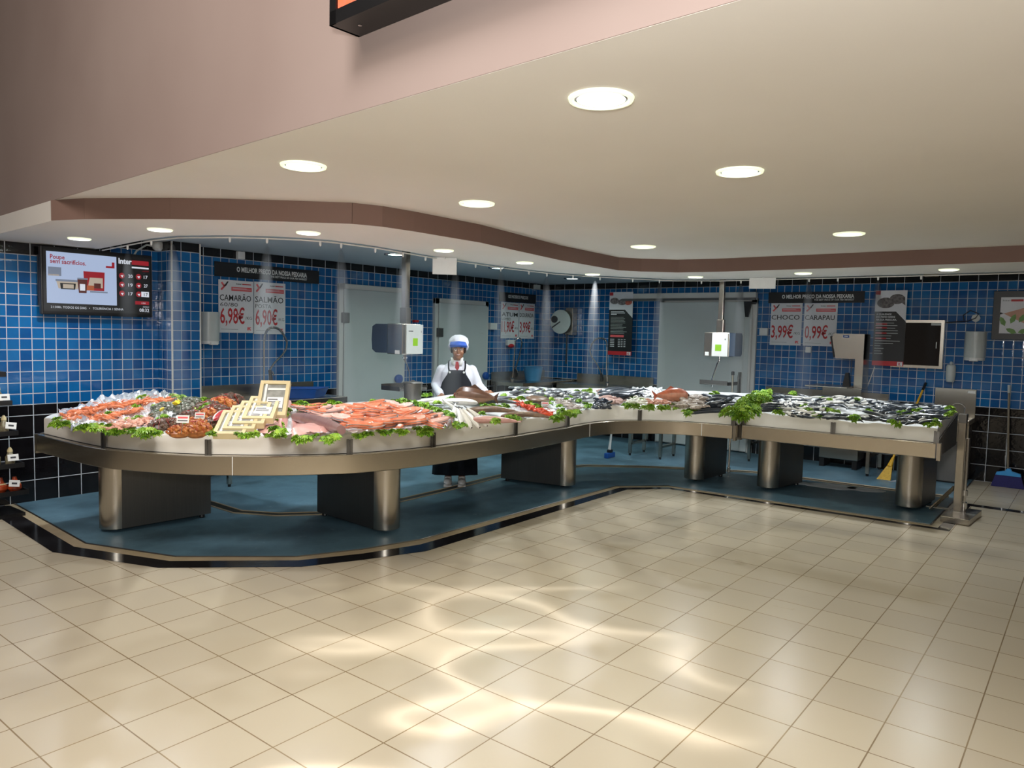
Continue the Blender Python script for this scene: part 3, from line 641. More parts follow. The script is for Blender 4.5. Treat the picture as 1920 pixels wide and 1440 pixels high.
# ---- ice beds
ALLF = [(F1[i], F1[i+1]) for i in range(len(F1)-1)]; ALLF2 = [(F2[0], F2[-1])]
def segd(p, segs):
    best = 9
    for a, b in segs:
        ab = b-a; t = max(0, min(1, (p-a).dot(ab)/ab.length_squared)); best = min(best, (p-(a+ab*t)).length)
    return best
def mound(x, y):
    return .012*noise.noise(Vector((x*3, y*3, 0)))+.004*noise.noise(Vector((x*14, y*14, 3)))
def ice_base(d): 
    k_ = max(0, min(1, (d-.88)/.28)); k_ = k_*k_*(3-2*k_)
    return .885-.075*k_+.150*min(d/1.2, 1.1)-.03*max(0, 1-d/.09)**2+.04*math.sin(PI*min(1, max(0, d/1.25)))
MOUNDS = [(on_z(px_, py_, 1.0).xy, rx_, hz_) for px_, py_, rx_, hz_ in ((1600, 757, .30, .04), (1700, 768, .25, .04), (1510, 757, .22, .04), (1348, 750, .22, .045), (1298, 752, .20, .045), (1430, 752, .16, .04), (1408, 756, .16, .04), (1010, 736, .3, .03), (1130, 757, .08, .03),
    (1148, 744, .14, .025), (1258, 744, .16, .05), (200, 768, .3, .03), (330, 768, .22, .03), (400, 775, .22, .03), (690, 780, .35, .035), (780, 775, .25, .03), (570, 775, .2, .03), (520, 785, .12, .03), (870, 770, .14, .03), (850, 750, .16, .03), (940, 765, .2, .02), (893, 750, .14, .04))]
def ice_z(x, y):
    p = Vector((x, y)); add = 0
    for c_, r_, h_ in MOUNDS:
        q_ = (p-c_).length_squared/(r_*r_)
        if q_ < 4: add += h_*math.exp(-q_*1.5)
    return add+ice_z0(p)
def ice_z0(p):
    x, y = p; d = min(segd(p, ALLF), segd(p, ALLF2)); return ice_base(d)+mound(x, y)
def ice_mat():
    t = NT('crushed_ice'); o = t.obj(); t.l(t.ramp(t.noise(o, 9, 4), [(.3, hexc('#d6d8d9')), (.7, hexc('#c8cacb'))]), t.b.inputs['Base Color'])
    t.b.inputs['Roughness'].default_value = .35; t.b.inputs['Subsurface Weight'].default_value = .0
    t.bump(t.noise(o, 70, 4, .7), .55, .008); return t.m
M_ICE = ice_mat()
def panel_ice():
    t = NT('frosted_ice_side'); o = t.obj(); t.l(t.ramp(t.noise(o, 2.5, 3), [(.3, hexc('#e0ddd6')), (.7, hexc('#d2cec5'))]), t.b.inputs['Base Color'])
    t.b.inputs['Roughness'].default_value = .28; t.bump(t.noise(o, 12, 3), .1, .006); return t.m
M_ICES = panel_ice()
def ice_bed(FR, BK, label):
    mb = MB(); n = len(FR); cols = [0, .006, .02, .05, .1, .16, .22, .28, .34, .40, .46, .52, .58, .64, .70, .76, .82, .88, .94, .99]
    vs = []; c = len(cols)+2
    for i in range(n):
        a, b = FR[i], BK[i]; d = b-a; L = d.length; u = d/L
        st = a+u*.03; vs.append((st.x, st.y, ZT+.008+.0)); 
        for j, t_ in enumerate(cols):
            p = a+u*(.03+t_*(L-.06)); z = ice_z(p.x, p.y)
            if j == 0: z = min(z, .868)
            vs.append((p.x, p.y, z))
        e = a+u*(L-.03); vs.append((e.x, e.y, ZT+RISE))
    fs = [(i*c+j, (i+1)*c+j, (i+1)*c+j+1, i*c+j+1) for i in range(n-1) for j in range(c-1)]
    fs += [(i*c+c-1, (i+1)*c+c-1, (i+1)*c, i*c) for i in range(n-1)]
    fs += [list(range(c))[::-1], list(range((n-1)*c, n*c))]
    mb.mat(M_ICE).add(vs, fs)
    mb.mats.append(M_ICES)
    for k in range((n-1)*(c-1)):
        if k % (c-1) < 2: mb.mi[k] = 1
    o = mb.build('ice_bed', None, None, True)
    for p in o.data.polygons: p.use_smooth = True
    return tag(o, label, 'ice', 'beds of crushed ice on the counters', 'stuff')
def dens(L, k): 
    out = []
    for a, b in zip(L[:-1], L[1:]): out += [a.lerp(b, i/k) for i in range(k)]
    return out+[L[-1]]
ice_bed(dens(F1, 3), dens(B1, 3), 'thick bed of white crushed ice along the long curved counter')
ice_bed(dens(F2, 5), dens(B2, 5), 'thick bed of white crushed ice under the sardines on the straight counter')
t = ice_bed_gap = MB().ell((7.56, 2.935, .815), (.05, .03, .065), 12, 8, lambda p: p+Vector((0, 0, .006*noise.noise(p*60)))).build('ice_lump', M_ICE, None, True); tag(t, 'lump of white ice wedged in the gap between the two counters', 'ice')

def on_ice(px, py, h=0.0):
    """point where a pixel ray meets the ice (plus a height above it)"""
    d = ray(px, py); lo, hi = 3.0, 13.0; n = 120; prev = None
    for i in range(n):
        s_ = lo+(hi-lo)*i/n; p = EYE+d*s_; q = Vector((p.x, p.y)); dz = p.z-(ice_z(p.x, p.y)+h)
        if prev is not None and dz <= 0:
            a, b = s_-(hi-lo)/n, s_
            for _ in range(12):
                m_ = (a+b)/2; p = EYE+d*m_
                if p.z-(ice_z(p.x, p.y)+h) > 0: a = m_
                else: b = m_
            return EYE+d*b
        prev = dz
    best = None
    for i in range(n):
        p = EYE+d*(lo+(hi-lo)*i/n); q = Vector((p.x, p.y)); e_ = min(segd(q, ALLF), segd(q, ALLF2))
        if e_ < 1.0:
            gap = p.z-(ice_z(p.x, p.y)+h)
            if best is None or gap < best[0]: best = (gap, p)
    p = best[1]; return Vector((p.x, p.y, ice_z(p.x, p.y)+h))

# ---------------------------------------------------------------- seafood
def quadpts(Q, n, seed=0, jit=1.0):
    """n pixel positions spread over a quad (corner order: back-left, back-right, front-right, front-left), far ones first"""
    r = random.Random(seed); out = []
    w = ((Q[1][0]-Q[0][0])+(Q[2][0]-Q[3][0]))/2; h = max(3, abs(((Q[3][1]-Q[0][1])+(Q[2][1]-Q[1][1]))/2)*2.2)
    nx = max(1, round(math.sqrt(n*abs(w)/h))); ny = max(1, math.ceil(n/nx))
    for j in range(ny):
        for i in range(nx):
            if len(out) >= n: break
            u = (i+.5+r.uniform(-.45, .45)*jit)/nx; v = (j+.5+r.uniform(-.45, .45)*jit)/ny
            x = lerp(lerp(Q[0][0], Q[1][0], u), lerp(Q[3][0], Q[2][0], u), v); y = lerp(lerp(Q[0][1], Q[1][1], u), lerp(Q[3][1], Q[2][1], u), v)
            out.append((x, y))
    return out
def strew(srcs, pts, label, cat, group, h=.02, hr=.02, yaw=0, yr=PI, roll=0, rr=.3, pr=.15, sc=1, sr=.12, seed=1, used=set()):
    r = random.Random(seed)
    for k, (x, y) in enumerate(pts):
        s = srcs[r.randrange(len(srcs))]; first = s.name not in used
        if first: used.add(s.name)
        hh = h+r.random()*hr; p = on_ice(x, y, hh)
        o = place(s, p, (roll+r.uniform(-rr, rr), r.uniform(-pr, pr), yaw+r.uniform(-yr, yr)), sc*(1+r.uniform(-sr, sr)), first)
        tag(o, label, cat, group)
def fishmesh(name, L, H, T, back, side, belly, bend=0, n=9, tail=.16, deep=0.0, mouth=None, stripes=None, split=.62):
    """a lying-ready fish: x along the body, z up along its height, y its thickness"""
    mb = MB(); N = 10; xs = [0, .03, .10, .2, .34, .5, .65, .78, .87, .92][:]; hs = [.12, .42, .78, .97, 1, .92, .70, .45, .26, .20]
    def cen(t): return Vector(((t-.5)*L, bend*L*(math.sin(PI*t)-.6), 0))
    vs = []
    for t, q in zip(xs, hs):
        c = cen(t)
        for j in range(N):
            a = 2*PI*j/N; z = math.sin(a)*H/2*q; z *= (1+deep) if z < 0 else 1
            vs.append((c.x, c.y+math.cos(a)*T/2*(q**.7), c.z+z))
    for i in range(len(xs)-1):
        for j in range(N):
            am = math.sin(2*PI*(j+.5)/N); mt = back if am > split else (side if am > -.15 else belly)
            if stripes and am > -.2 and i % 2 == 0 and am < .85: mt = stripes
            if mb.v == [] : mb.v = [tuple(v) for v in vs]
            mb.mat(mt); mb.f.append([i*N+j, i*N+(j+1) % N, (i+1)*N+(j+1) % N, (i+1)*N+j]); mb.mi.append(mb.cur)
    mb.mat(side); mb.f.append(list(range(N))[::-1]); mb.mi.append(mb.cur)
    e = (len(xs)-1)*N; mb.f.append([e+j for j in range(N)]); mb.mi.append(mb.cur)
    c = cen(.91); e_ = cen(1.0); mb.mat(back); w = .0025
    mb.prismy([(c.x, .10*H), (e_.x+.02*L, tail*L*.9), (e_.x-.02*L, 0), (e_.x+.02*L, -tail*L*.9), (c.x, -.10*H)], c.y-w, c.y+w)
    mb.prismy([(cen(.32).x, H*.46), (cen(.45).x, H*.66), (cen(.62).x, H*.36)], cen(.45).y-w*.7, cen(.45).y+w*.7)
    for s_ in (-1, 1): mb.mat(M_DARK).ell((cen(.085).x, cen(.085).y+s_*T*.33, H*.10), (.012*L+.002, .002, .012*L+.002), 6, 4)
    if mouth: mb.mat(mouth).ell((cen(0).x-.005*L, 0, -.02*H), (.02*L, T*.18, H*.10), 8, 5)
    o = mb.build(name, None, None, True); return o
SKY = pm('silver_skin', '#c4c8cc', .22, .55, var=.35, vscale=40)
SKD = pm('dark_fish_back', '#333b45', .25, .2, var=.3, vscale=40)
SKG = pm('grey_fish_skin', '#6d7076', .28, .3, var=.4, vscale=40)
SKB = pm('brown_mottled_skin', '#5a4636', .35, var=.5, vscale=25, color2='#7a5d45', bump=.2)
WH = pm('white_fish_belly', '#dcdad5', .3, var=.1, vscale=30)
sard = [fishmesh('sardine', .17, .036, .024, SKD, SKY, WH, b) for b in (0, .07, -.08)]
mack = [fishmesh('mackerel', .30, .055, .042, SKD, SKY, WH, b, stripes=SKD) for b in (.05, -.06)]
darkf = [fishmesh('horse_mackerel', .26, .055, .035, SKD, SKG, SKY, b) for b in (.06, -.04)]
silvf = [fishmesh('sea_bream', .26, .10, .04, SKG, SKY, WH, b, deep=.1) for b in (.03, -.03)]
R2 = lambda a: math.radians(a)
# sardines: heap on the straight counter
G = 'sardines heaped on the straight counter'
LB = 'small silver sardine with dark back, in the big heap on the straight counter'
strew(sard, quadpts([(1468, 742), (1620, 745), (1660, 768), (1490, 768)], 62, 1), LB, 'fish', G, .015, .025, 0, PI, PI/2, .5, seed=3, sc=1.1)
strew(sard, quadpts([(1600, 748), (1775, 762), (1768, 782), (1640, 776)], 62, 2), LB, 'fish', G, .015, .025, R2(-70), 1.0, PI/2, .5, seed=4, sc=1.1)
strew(sard, quadpts([(1455, 752), (1500, 752), (1530, 780), (1472, 778)], 34, 3), LB, 'fish', G, .015, .025, R2(60), .5, PI/2, .5, seed=5, sc=1.1)
G2 = 'sardines in the front row on the straight counter'; LB2 = 'small silver sardine lying in the row at the front edge of the straight counter'
strew(sard, quadpts([(1480, 768), (1560, 778), (1560, 784), (1490, 780)], 22, 6), LB2, 'fish', G2, .012, .03, R2(-60), .6, PI/2, .4, seed=7)
strew(sard, quadpts([(1555, 776), (1700, 786), (1700, 795), (1560, 784)], 40, 7), LB2, 'fish', G2, .012, .02, R2(-80), .4, PI/2, .4, seed=8)
strew(sard, quadpts([(1690, 772), (1782, 768), (1750, 795), (1695, 795)], 44, 8), LB2, 'fish', G2, .015, .035, R2(-50), .4, PI/2, .4, seed=9)
strew(mack, quadpts([(1440, 738), (1462, 741), (1442, 775), (1410, 772)], 22, 4), 'striped dark mackerel stacked beside the long lettuce divider', 'fish', 'mackerel beside the lettuce divider', .02, .06, R2(-55), .25, PI/2, .5, seed=10, sc=.75)
strew(darkf, quadpts([(1330, 739), (1378, 741), (1372, 764), (1318, 762)], 30, 5), 'dark blue-grey horse mackerel in a heap left of the lettuce divider', 'fish', 'horse mackerel heap left of the lettuce divider', .02, .06, R2(-40), .7, PI/2, .5, seed=11, sc=.85)
scab = fishmesh('scabbard_fish', .62, .045, .03, SKD, SKG, SKY, .05)
for i, (x, y) in enumerate(((1350, 767), (1352, 771), (1346, 774))):
    tag(place(scab, on_ice(x, y, .018), (PI/2, 0, R2(-62+6*i)), .8, i == 0), 'long thin dark scabbard fish in front of the horse mackerel heap', 'fish', 'scabbard fish at the front edge')
# silver bream and bass
strew(silvf, quadpts([(960, 724), (1060, 732), (1062, 746), (975, 742)], 36, 9), 'shiny silver sea bream in the back row of the curved counter', 'fish', 'silver bream at the back of the curved counter', .015, .03, R2(5), .7, PI/2, .4, seed=12, sc=.75)
strew(silvf, quadpts([(1060, 733), (1118, 738), (1100, 752), (1064, 748)], 14, 10), 'silver sea bream in the pile left of the mussels', 'fish', 'silver bream pile left of the mussels', .015, .03, R2(0), .6, PI/2, .4, seed=13, sc=.65)
sqd_m = pm('squid_skin', '#c3a49c', .3, var=.3, vscale=50, color2='#a88984')
def squid(name, L):
    mb = MB().mat(sqd_m).tube([(-.5*L, 0, 0), (-.45*L, 0, 0), (-.2*L, 0, 0), (.1*L, 0, 0), (.25*L, 0, 0)], [.002, .012, .03*L/.2, .032*L/.2, .026*L/.2], 10)
    mb.prism([(-.5*L, 0), (-.35*L, .22*L), (-.15*L, .03*L), (-.15*L, -.03*L), (-.35*L, -.22*L)], -.004, .004)
    mb.ell((.31*L, 0, 0), (.08*L, .07*L, .06*L), 8, 6)
    for k in range(6):
        a = (k-2.5)*.22; mb.tube([(.36*L, .02*L*(k-2.5), 0), (.46*L, .05*L*(k-2.5)*.6, .006), (.58*L, .30*L*math.sin(a)*.5, -.004)], [.006, .004, .002], 5)
    return mb.build(name, None, None, True)
sq = [squid('squid', .20)]
strew(sq, quadpts([(1128, 731), (1152, 735), (1168, 758), (1140, 752)], 16, 11), 'pinkish squid in the pile right of the mussels', 'squid', 'squid right of the mussels', .02, .03, R2(-50), .5, 0, .3, seed=14, sc=.9)
ringm = pm('white_squid_flesh', '#e6e6da', .35, var=.08, vscale=50)
mb = MB().mat(ringm).tube([(.022*math.cos(a*PI/6), .022*math.sin(a*PI/6), 0) for a in range(13)], .008, 6, False); rg = mb.build('squid_ring', None, None, True)
strew([rg], quadpts([(1182, 744), (1212, 746), (1206, 759), (1176, 757)], 26, 12), 'white squid ring in the small heap behind the front lettuce', 'squid ring', 'white squid rings on the ice', .012, .03, 0, PI, 0, .6, .5, seed=15)
cutm = pm('cuttlefish_skin', '#7a6c62', .3, var=.6, vscale=60, color2='#b8aea6', bump=.15)
cu = MB().mat(cutm).ell((0, 0, 0), (.075, .045, .022), 14, 8, lambda p: p+Vector((0, 0, .003*noise.noise(p*60))))
cu.ell((.085, 0, 0), (.025, .022, .016), 8, 6)
for k in range(6): cu.tube([(.10, .006*(k-2.5), 0), (.125, .012*(k-2.5), .004), (.145, .014*(k-2.5), -.006)], [.006, .004, .002], 5)
cut = [cu.build('cuttlefish', None, None, True)]
strew(cut, quadpts([(1285, 740), (1325, 742), (1312, 766), (1272, 762)], 24, 13), 'grey-brown speckled cuttlefish in the heap beside the red scorpion fish', 'cuttlefish', 'cuttlefish beside the scorpion fish', .02, .06, 0, PI, 0, .4, seed=16, sc=.9)
msm = pm('mussel_shell', '#20242c', .22, var=.4, vscale=40, color2='#3b4250')
ms = MB().mat(msm).ell((0, 0, 0), (.04, .02, .013), 12, 8, lambda p: Vector((p.x, p.y*(1.15-p.x*8*.6), p.z)))
mus = [ms.build('mussel', None, None, True)]
strew(mus, quadpts([(1118, 747), (1143, 750), (1140, 765), (1112, 764)], 40, 14), 'glossy black mussel in the small pile at the front edge', 'mussel', 'black mussels', .014, .05, 0, PI, .4, .6, .4, seed=17)
mk2 = [fishmesh('sea_bass', .42, .10, .06, SKD, SKG, SKY, b) for b in (.04, -.03)]
strew(mk2, quadpts([(1140, 729), (1180, 734), (1186, 742), (1150, 742)], 6, 15), 'large dark sea bass at the back, behind the squid', 'fish', 'dark sea bass behind the squid', .05, .03, R2(-35), .15, PI/2, .3, seed=18)
# prawns in three ridges on foil
prm = pm('cooked_prawn_shell', '#cf7a50', .35, var=.35, vscale=60, color2='#b4603c'); prp = pm('pink_prawn_shell', '#d9a08c', .35, var=.3, vscale=60)
def prawn(name, mt, L=.11):
    mb = MB().mat(mt); pts = []; rr = []
    for k in range(8):
        a = -1.2+2.1*k/7; pts.append((math.sin(a)*L*.5, math.cos(a)*L*.38-L*.2, 0)); rr.append((.003, .008, .011, .012, .011, .009, .006, .003)[k])
    mb.tube(pts, rr, 7); p = pts[-1]; q = pts[0]
    mb.prism([(p[0], p[1]), (p[0]+.016, p[1]-.016), (p[0]-.002, p[1]-.02)], -.002, .002)
    mb.tube([q, (q[0]-.02, q[1]+.01, .006), (q[0]-.06, q[1]-.02, .01)], .0014, 4)
    for k in (2, 3, 4, 5): mb.tube([pts[k], (pts[k][0]*.8, pts[k][1]-.018, -.006)], .0016, 4)
    return mb.build(name, None, None, True)
pr = [prawn('prawn', prm), prawn('prawn', prm, .095)]
strew(pr, quadpts([(200, 757), (322, 746), (318, 753), (205, 765)], 70, 20), 'orange cooked prawn in the long back ridge on the left end of the counter', 'prawn', 'orange prawns in the back ridge', .03, .035, 0, PI, 0, .5, .4, seed=20)
strew(pr, quadpts([(122, 776), (205, 758), (208, 765), (126, 786)], 64, 21), 'orange cooked prawn in the long back ridge on the left end of the counter', 'prawn', 'orange prawns in the back ridge', .025, .035, 0, PI, 0, .5, .4, seed=21)
strew(pr, quadpts([(172, 783), (262, 766), (260, 770), (176, 789)], 44, 22), 'orange cooked prawn in the short middle ridge on foil', 'prawn', 'orange prawns in the middle ridge', .025, .03, 0, PI, 0, .5, .4, seed=22)
pk = [prawn('shrimp', prp, .08)]
strew(pk, quadpts([(225, 790), (285, 782), (272, 795), (208, 806)], 60, 23), 'small pale pink shrimp near the front lettuce at the left end', 'shrimp', 'pale pink shrimps at the left end', .016, .025, 0, PI, 0, .5, .4, seed=23)
rdp = pm('red_prawn_shell', '#d2461f', .35, var=.3, vscale=60); rp = [prawn('red_prawn', rdp, .07)]
strew(rp, quadpts([(960, 752), (975, 756), (1040, 775), (1028, 780)], 70, 24), 'bright red prawn in the narrow strip at the middle of the counter', 'prawn', 'bright red prawn strip', .016, .025, 0, PI, 0, .5, .4, seed=24)
# foil sheets
foil = pm('crumpled_foil', '#f2f4f6', .34, .75, var=.1, vscale=30)
def sheet(name, Q, label, mat, h=.008, amp=.012, fr=26, nu=40, nv=16, sag=0, cat='foil'):
    P4 = [on_ice(x, y, h) for x, y in Q]; c = sum(P4, Vector())/4
    def fn(u, v):
        p = P4[0].lerp(P4[1], u).lerp(P4[3].lerp(P4[2], u), v); e = min(u, 1-u, v, 1-v)
        q = Vector((p.x, p.y, 0)); edge = Vector((noise.noise(q*9), noise.noise(q*9+Vector((5, 0, 0))), 0))*.03
        z = ice_z(p.x, p.y)+h+amp*(noise.noise(q*fr)+.6*abs(noise.noise(q*fr*2.3)))+sag*math.sin(PI*v)
        return (p.x+edge.x-c.x, p.y+edge.y-c.y, max(z, ice_z(p.x, p.y)+.004)-c.z)
    o = MB().grid(fn, nu, nv).build(name, mat, None, False, flip=False); o.location = c
    return tag(o, label, cat)
sheet('foil_sheet', [(110, 771), (330, 742), (330, 776), (135, 806)], 'crumpled silver foil under the orange prawns at the left end', foil, .016, .050, 22, 60, 30)
sheet('foil_sheet', [(205, 790), (300, 780), (295, 800), (205, 812)], 'crumpled silver foil under the pale pink shrimps', foil, .006, .02)
sheet('foil_sheet', [(720, 752), (750, 752), (868, 788), (835, 800)], 'crumpled silver foil strip right of the pale salmon steaks', foil, .012, .035, 24, 50, 20)
sheet('foil_sheet', [(530, 790), (700, 800), (640, 812), (520, 815)], 'foil edge under the pink ray wings and brown fish log', foil, .006, .015)
sheet('foil_sheet', [(640, 800), (840, 788), (835, 800), (655, 811)], 'foil edge showing in front of the salmon pieces', foil, .006, .018)
sheet('foil_sheet', [(955, 764), (975, 764), (1035, 781), (1018, 787)], 'foil strip in front of the bright red prawns', foil, .008, .02)
sheet('foil_sheet', [(1186, 728), (1240, 728), (1240, 742), (1190, 744)], 'mound of crumpled foil left of the red scorpion fish', foil, .02, .05, 20)
sheet('foil_sheet', [(1030, 748), (1060, 748), (1100, 768), (1075, 774)], 'foil strip with small brown shellfish left of the mussels', foil, .008, .02)
# net bags of shellfish
def netbag(name, col, col2, rx, ry, rz, n, sr, seed, netc):
    r = random.Random(seed); t = thing(name, 'x', 'net bag', (0, 0, 0)); mt = pm('shells_'+col[1:], col, .35, var=.3, vscale=30, color2=col2)
    mb = MB()
    k = 0
    while k < n:
        a = r.uniform(0, 2*PI); u = r.random()**.5; z = math.sqrt(max(0, 1-u*u))
        c = (rx*u*math.cos(a), ry*u*math.sin(a), rz*z*r.uniform(.75, 1.0)); s_ = sr*r.uniform(.8, 1.15)
        mb.mat(mt); mb.M = Matrix.Translation(c) @ Matrix.Rotation(r.uniform(0, PI), 4, (r.random(), r.random(), r.random()+.1)); mb.ell((0, 0, 0), (s_, s_*.85, s_*.6), 7, 5); k += 1
    mb.M = Matrix.Identity(4); mb.mat(mt).ell((0, 0, 0), (rx*.9, ry*.9, rz*.8), 12, 6)
    mb.build('shells', None, t, True, kind='stuff')
    nb = MB().mat(netc)
    for i in range(7):
        th = PI*i/7; nb.tube([(rx*1.06*math.cos(b)*math.cos(th), ry*1.06*math.cos(b)*math.sin(th), rz*1.10*math.sin(b)) for b in [PI*q_/10 for q_ in range(11)]], .0014, 4)
    nb.tube([(rx*.95, 0, 0), (rx*1.25, 0, .012), (rx*1.4, .01, .006)], [.010, .004, .009], 6)
    nb.build('net', None, t); return t
NR = pm('red_net', '#9c2a22', .5, var=.2); NGn = pm('green_net', '#3f5b3a', .5, var=.2)
b_or = netbag('net_bag', '#b8763a', '#8a4a22', .095, .075, .05, 90, .014, 1, NR)
b_dk = netbag('net_bag', '#5e4636', '#3c2a22', .10, .08, .055, 60, .020, 2, NR)
b_gy = netbag('net_bag', '#77766c', '#55554c', .12, .09, .055, 90, .016, 3, NGn)
def bags(src, lst, used=set()):
    for (x, y, lb, sc_, rz) in lst:
        p = on_ice(x, y, .006)
        if src.name in used: o = copy_tree(src, p, rz)
        else: used.add(src.name); o = src; o.location = p; o.rotation_euler = (0, 0, rz)
        o.scale = (sc_,)*3; o['label'] = lb; o['group'] = 'net bags of shellfish'
bags(b_gy, [(312, 768, 'net bag of grey clams, leftmost of the grey bags', 1, .3), (335, 768, 'net bag of grey clams in the middle of the grey bags', 1.05, 1.2), (360, 758, 'net bag of grey clams furthest back, beside the pillar foot', 1, 2.0), (300, 780, 'net bag of grey clams nearest the pink shrimps', .75, .4), (320, 755, 'net bag of grey clams beside the lemon slices', .8, 1.4)])
bags(b_dk, [(304, 801, 'net bag of dark brown clams at the front, left of the first price tag', 1.0, .5), (322, 797, 'net bag of dark brown clams under the first white price tag', .85, 2), (398, 796, 'net bag of dark brown mussels left of the wooden boxes', .9, 1), (360, 784, 'net bag of red-brown clams between the two price tags', 1, .2), (390, 770, 'net bag of red-brown clams in the middle, left of the red netting', 1.25, .7), (430, 756, 'net bag of dark red clams furthest back, left of the wooden boxes', 1.3, .4), (405, 775, 'net bag of dark red clams behind the brown mussels', 1.15, 1.9)])
bags(b_or, [(338, 811, 'net bag of orange cockles at the front edge, left one of two', .85, .3), (368, 808, 'large net bag of orange cockles at the front edge, right one of two', 1.15, 1.1), (396, 779, 'small net bag of light cockles in the middle row', 1.1, .8), (415, 761, 'net bag of light cockles near the back, beside the tall lettuce', 1.35, .5), (375, 797, 'net bag of orange cockles behind the large front bag', 1.15, 2.0)])
gur = fishmesh('gurnard', .34, .05, .045, pm('red_fish', '#a3222c', .3, var=.3, vscale=30), pm('red_fish_side', '#b23b3f', .3, var=.3, vscale=30), WH, .03)
tag(place(gur, on_ice(415, 776, .07), (PI/2, R2(-6), R2(42)), 1, True), 'slim deep red fish lying across the cockle bags, left of the wooden boxes', 'fish')
# price tags
ptag = MB().mat(M_WHITE).box(-.035, 0, .0, .035, .003, .045).mat(M_REDL).box(-.028, -.001, .026, .028, 0, .036).mat(M_DGREY).box(-.028, -.001, .010, .028, 0, .016).mat(M_ST).tube([(0, .0015, -.06), (0, .0015, 0)], .0015, 5).build('price_tag', None)
for i, (x, y, lb) in enumerate(((342, 793, 'small white price tag stuck among the dark clams at the front'), (374, 785, 'small white price tag stuck among the red-brown clams further back'), (1022, 762, 'small white price tag behind the bright red prawns'))):
    tag(place(ptag, on_ice(x, y, .075), (R2(-15), 0, R2(-50)), 1, i == 0), lb, 'price tag', 'price tags on the fish')
lem = pm('lemon_peel', '#e9c62a', .4, var=.1); leml = MB().mat(lem).lathe([(.001, 0), (.019, 0), (.020, .003), (.019, .006), (.001, .006)], 16).build('lemon_slice', None, None, True)
for i, (x, y) in enumerate(((332, 755), (336, 752), (328, 757), (304, 768))): tag(place(leml, on_ice(x, y, .085), (R2(40), R2(10*i), i), 1, i == 0), 'thin lemon slice on the grey clam bags', 'lemon slice', 'lemon slices on the grey clams')
# wooden boxes
wd = pm('pale_poplar_wood', '#cdbd94', .5, var=.12, vscale=10); fo = pm('film_over_fish', '#a7a9a6', .2, .3, var=.4, vscale=25)
bx = thing('wooden_box', 'x', 'box'); bw, bh, bd = .185, .26, .04
MB().mat(wd).box(-bw/2, 0, 0, -bw/2+.022, bd, bh).box(bw/2-.022, 0, 0, bw/2, bd, bh).box(-bw/2+.022, 0, 0, bw/2-.022, bd, .025).box(-bw/2+.022, 0, bh-.025, bw/2-.022, bd, bh).build('box_frame', None, bx)
MB().mat(wd).box(-bw/2+.022, bd-.008, .025, bw/2-.022, bd-.001, bh-.025).build('box_bottom', None, bx)
MB().mat(fo).box(-bw/2+.022, .012, .025, bw/2-.022, bd-.009, bh-.025).build('wrapped_fillet', None, bx)
for xx in (-.052,): MB().mat(M_WHITE).box(xx-.007, .004, .025, xx+.007, .011, bh-.025).build('binding_strap', None, bx)
MB().mat(M_WHITE).box(-.04, .004, bh-.07, .07, .0115, bh-.055).build('binding_strap', None, bx)
MB().mat(M_PAPER).box(-.035, .003, .055, .065, .0118, .135).mat(M_DGREY).box(-.028, .002, .115, .03, .0031, .121).box(-.028, .002, .10, .05, .0031, .104).box(-.028, .002, .088, .05, .0031, .092).build('paper_label', None, bx)
bl = ['front wooden box of the leaning row, with its whole paper label showing', 'second wooden box from the front in the leaning row', 'third wooden box from the front, in the middle of the leaning row', 'fourth wooden box from the front in the leaning row', 'rearmost and tallest-standing wooden box of the leaning row']
for i in range(5):
    o = bx if i == 0 else copy_tree(bx); p = on_ice(428, 813, .004)+Vector((.62, -.79, 0))*.040*i+Vector((.78, .62, 0))*(.05*i if i < 4 else .27)+Vector((0, 0, .026*i if i < 4 else .085)); o.location = p; o.rotation_euler = (R2(-64 if i < 4 else -38), 0, R2(-46)); o['label'] = bl[i]; o['group'] = 'row of leaning wooden boxes'
# ray wings, log, salmon
ryp = pm('pink_ray_flesh', '#d6aaa4', .32, var=.25, vscale=12, color2='#c98f88', bump=.3, bscale=40)
def slab(name, Q, label, mat, th=.05, cat='fish fillet', nu=26, nv=14, h=.0, fold=.01):
    P4 = [on_ice(x, y, h) for x, y in Q]; c = sum(P4, Vector())/4
    def fn(u, v):
        p = P4[0].lerp(P4[1], u).lerp(P4[3].lerp(P4[2], u), v); e = min(u, 1-u, v, 1-v)*2
        q = Vector((p.x, p.y, 0)); z = ice_z(p.x, p.y)+.002+th*min(1, (e*2.2))**.5+fold*noise.noise(q*18)*min(1, e*4)
        return (p.x-c.x+.02*noise.noise(q*8), p.y-c.y+.02*noise.noise(q*8+Vector((3, 0, 0))), z-c.z)
    o = MB().grid(fn, nu, nv).build(name, mat, None, True, flip=False); o.location = c
    o.data.polygons.foreach_set('use_smooth', [True]*len(o.data.polygons)); return tag(o, label, cat)
slab('ray_wing', [(530, 757), (550, 760), (515, 815), (478, 812)], 'long pale pink ray wing right of the wooden boxes', ryp, .07)
slab('ray_wing', [(548, 780), (572, 782), (612, 812), (545, 820)], 'broad pink ray wing between the lettuce row and the brown log', ryp, .055)
slab('ray_wing', [(570, 788), (585, 788), (635, 808), (600, 815)], 'narrow pink ray wing piece beside the brown fish log', ryp, .05)
lgm = pm('purple_brown_skin', '#8b6a68', .35, var=.3, vscale=14, color2='#765652', bump=.1)
a, b = on_ice(553, 782, .06), on_ice(640, 806, .05)
tag(MB().tube([a+(b-a)*t+Vector((0, 0, .01*math.sin(PI*t))) for t in [i/12 for i in range(13)]], [(.04*(1-.35*abs(2*i/12-1)**3), .045*(1-.35*abs(2*i/12-1)**3)) for i in range(13)], 14).build('fish_log', lgm, None, True), 'thick purple-brown skinned fish log in front of the salmon', 'fish')
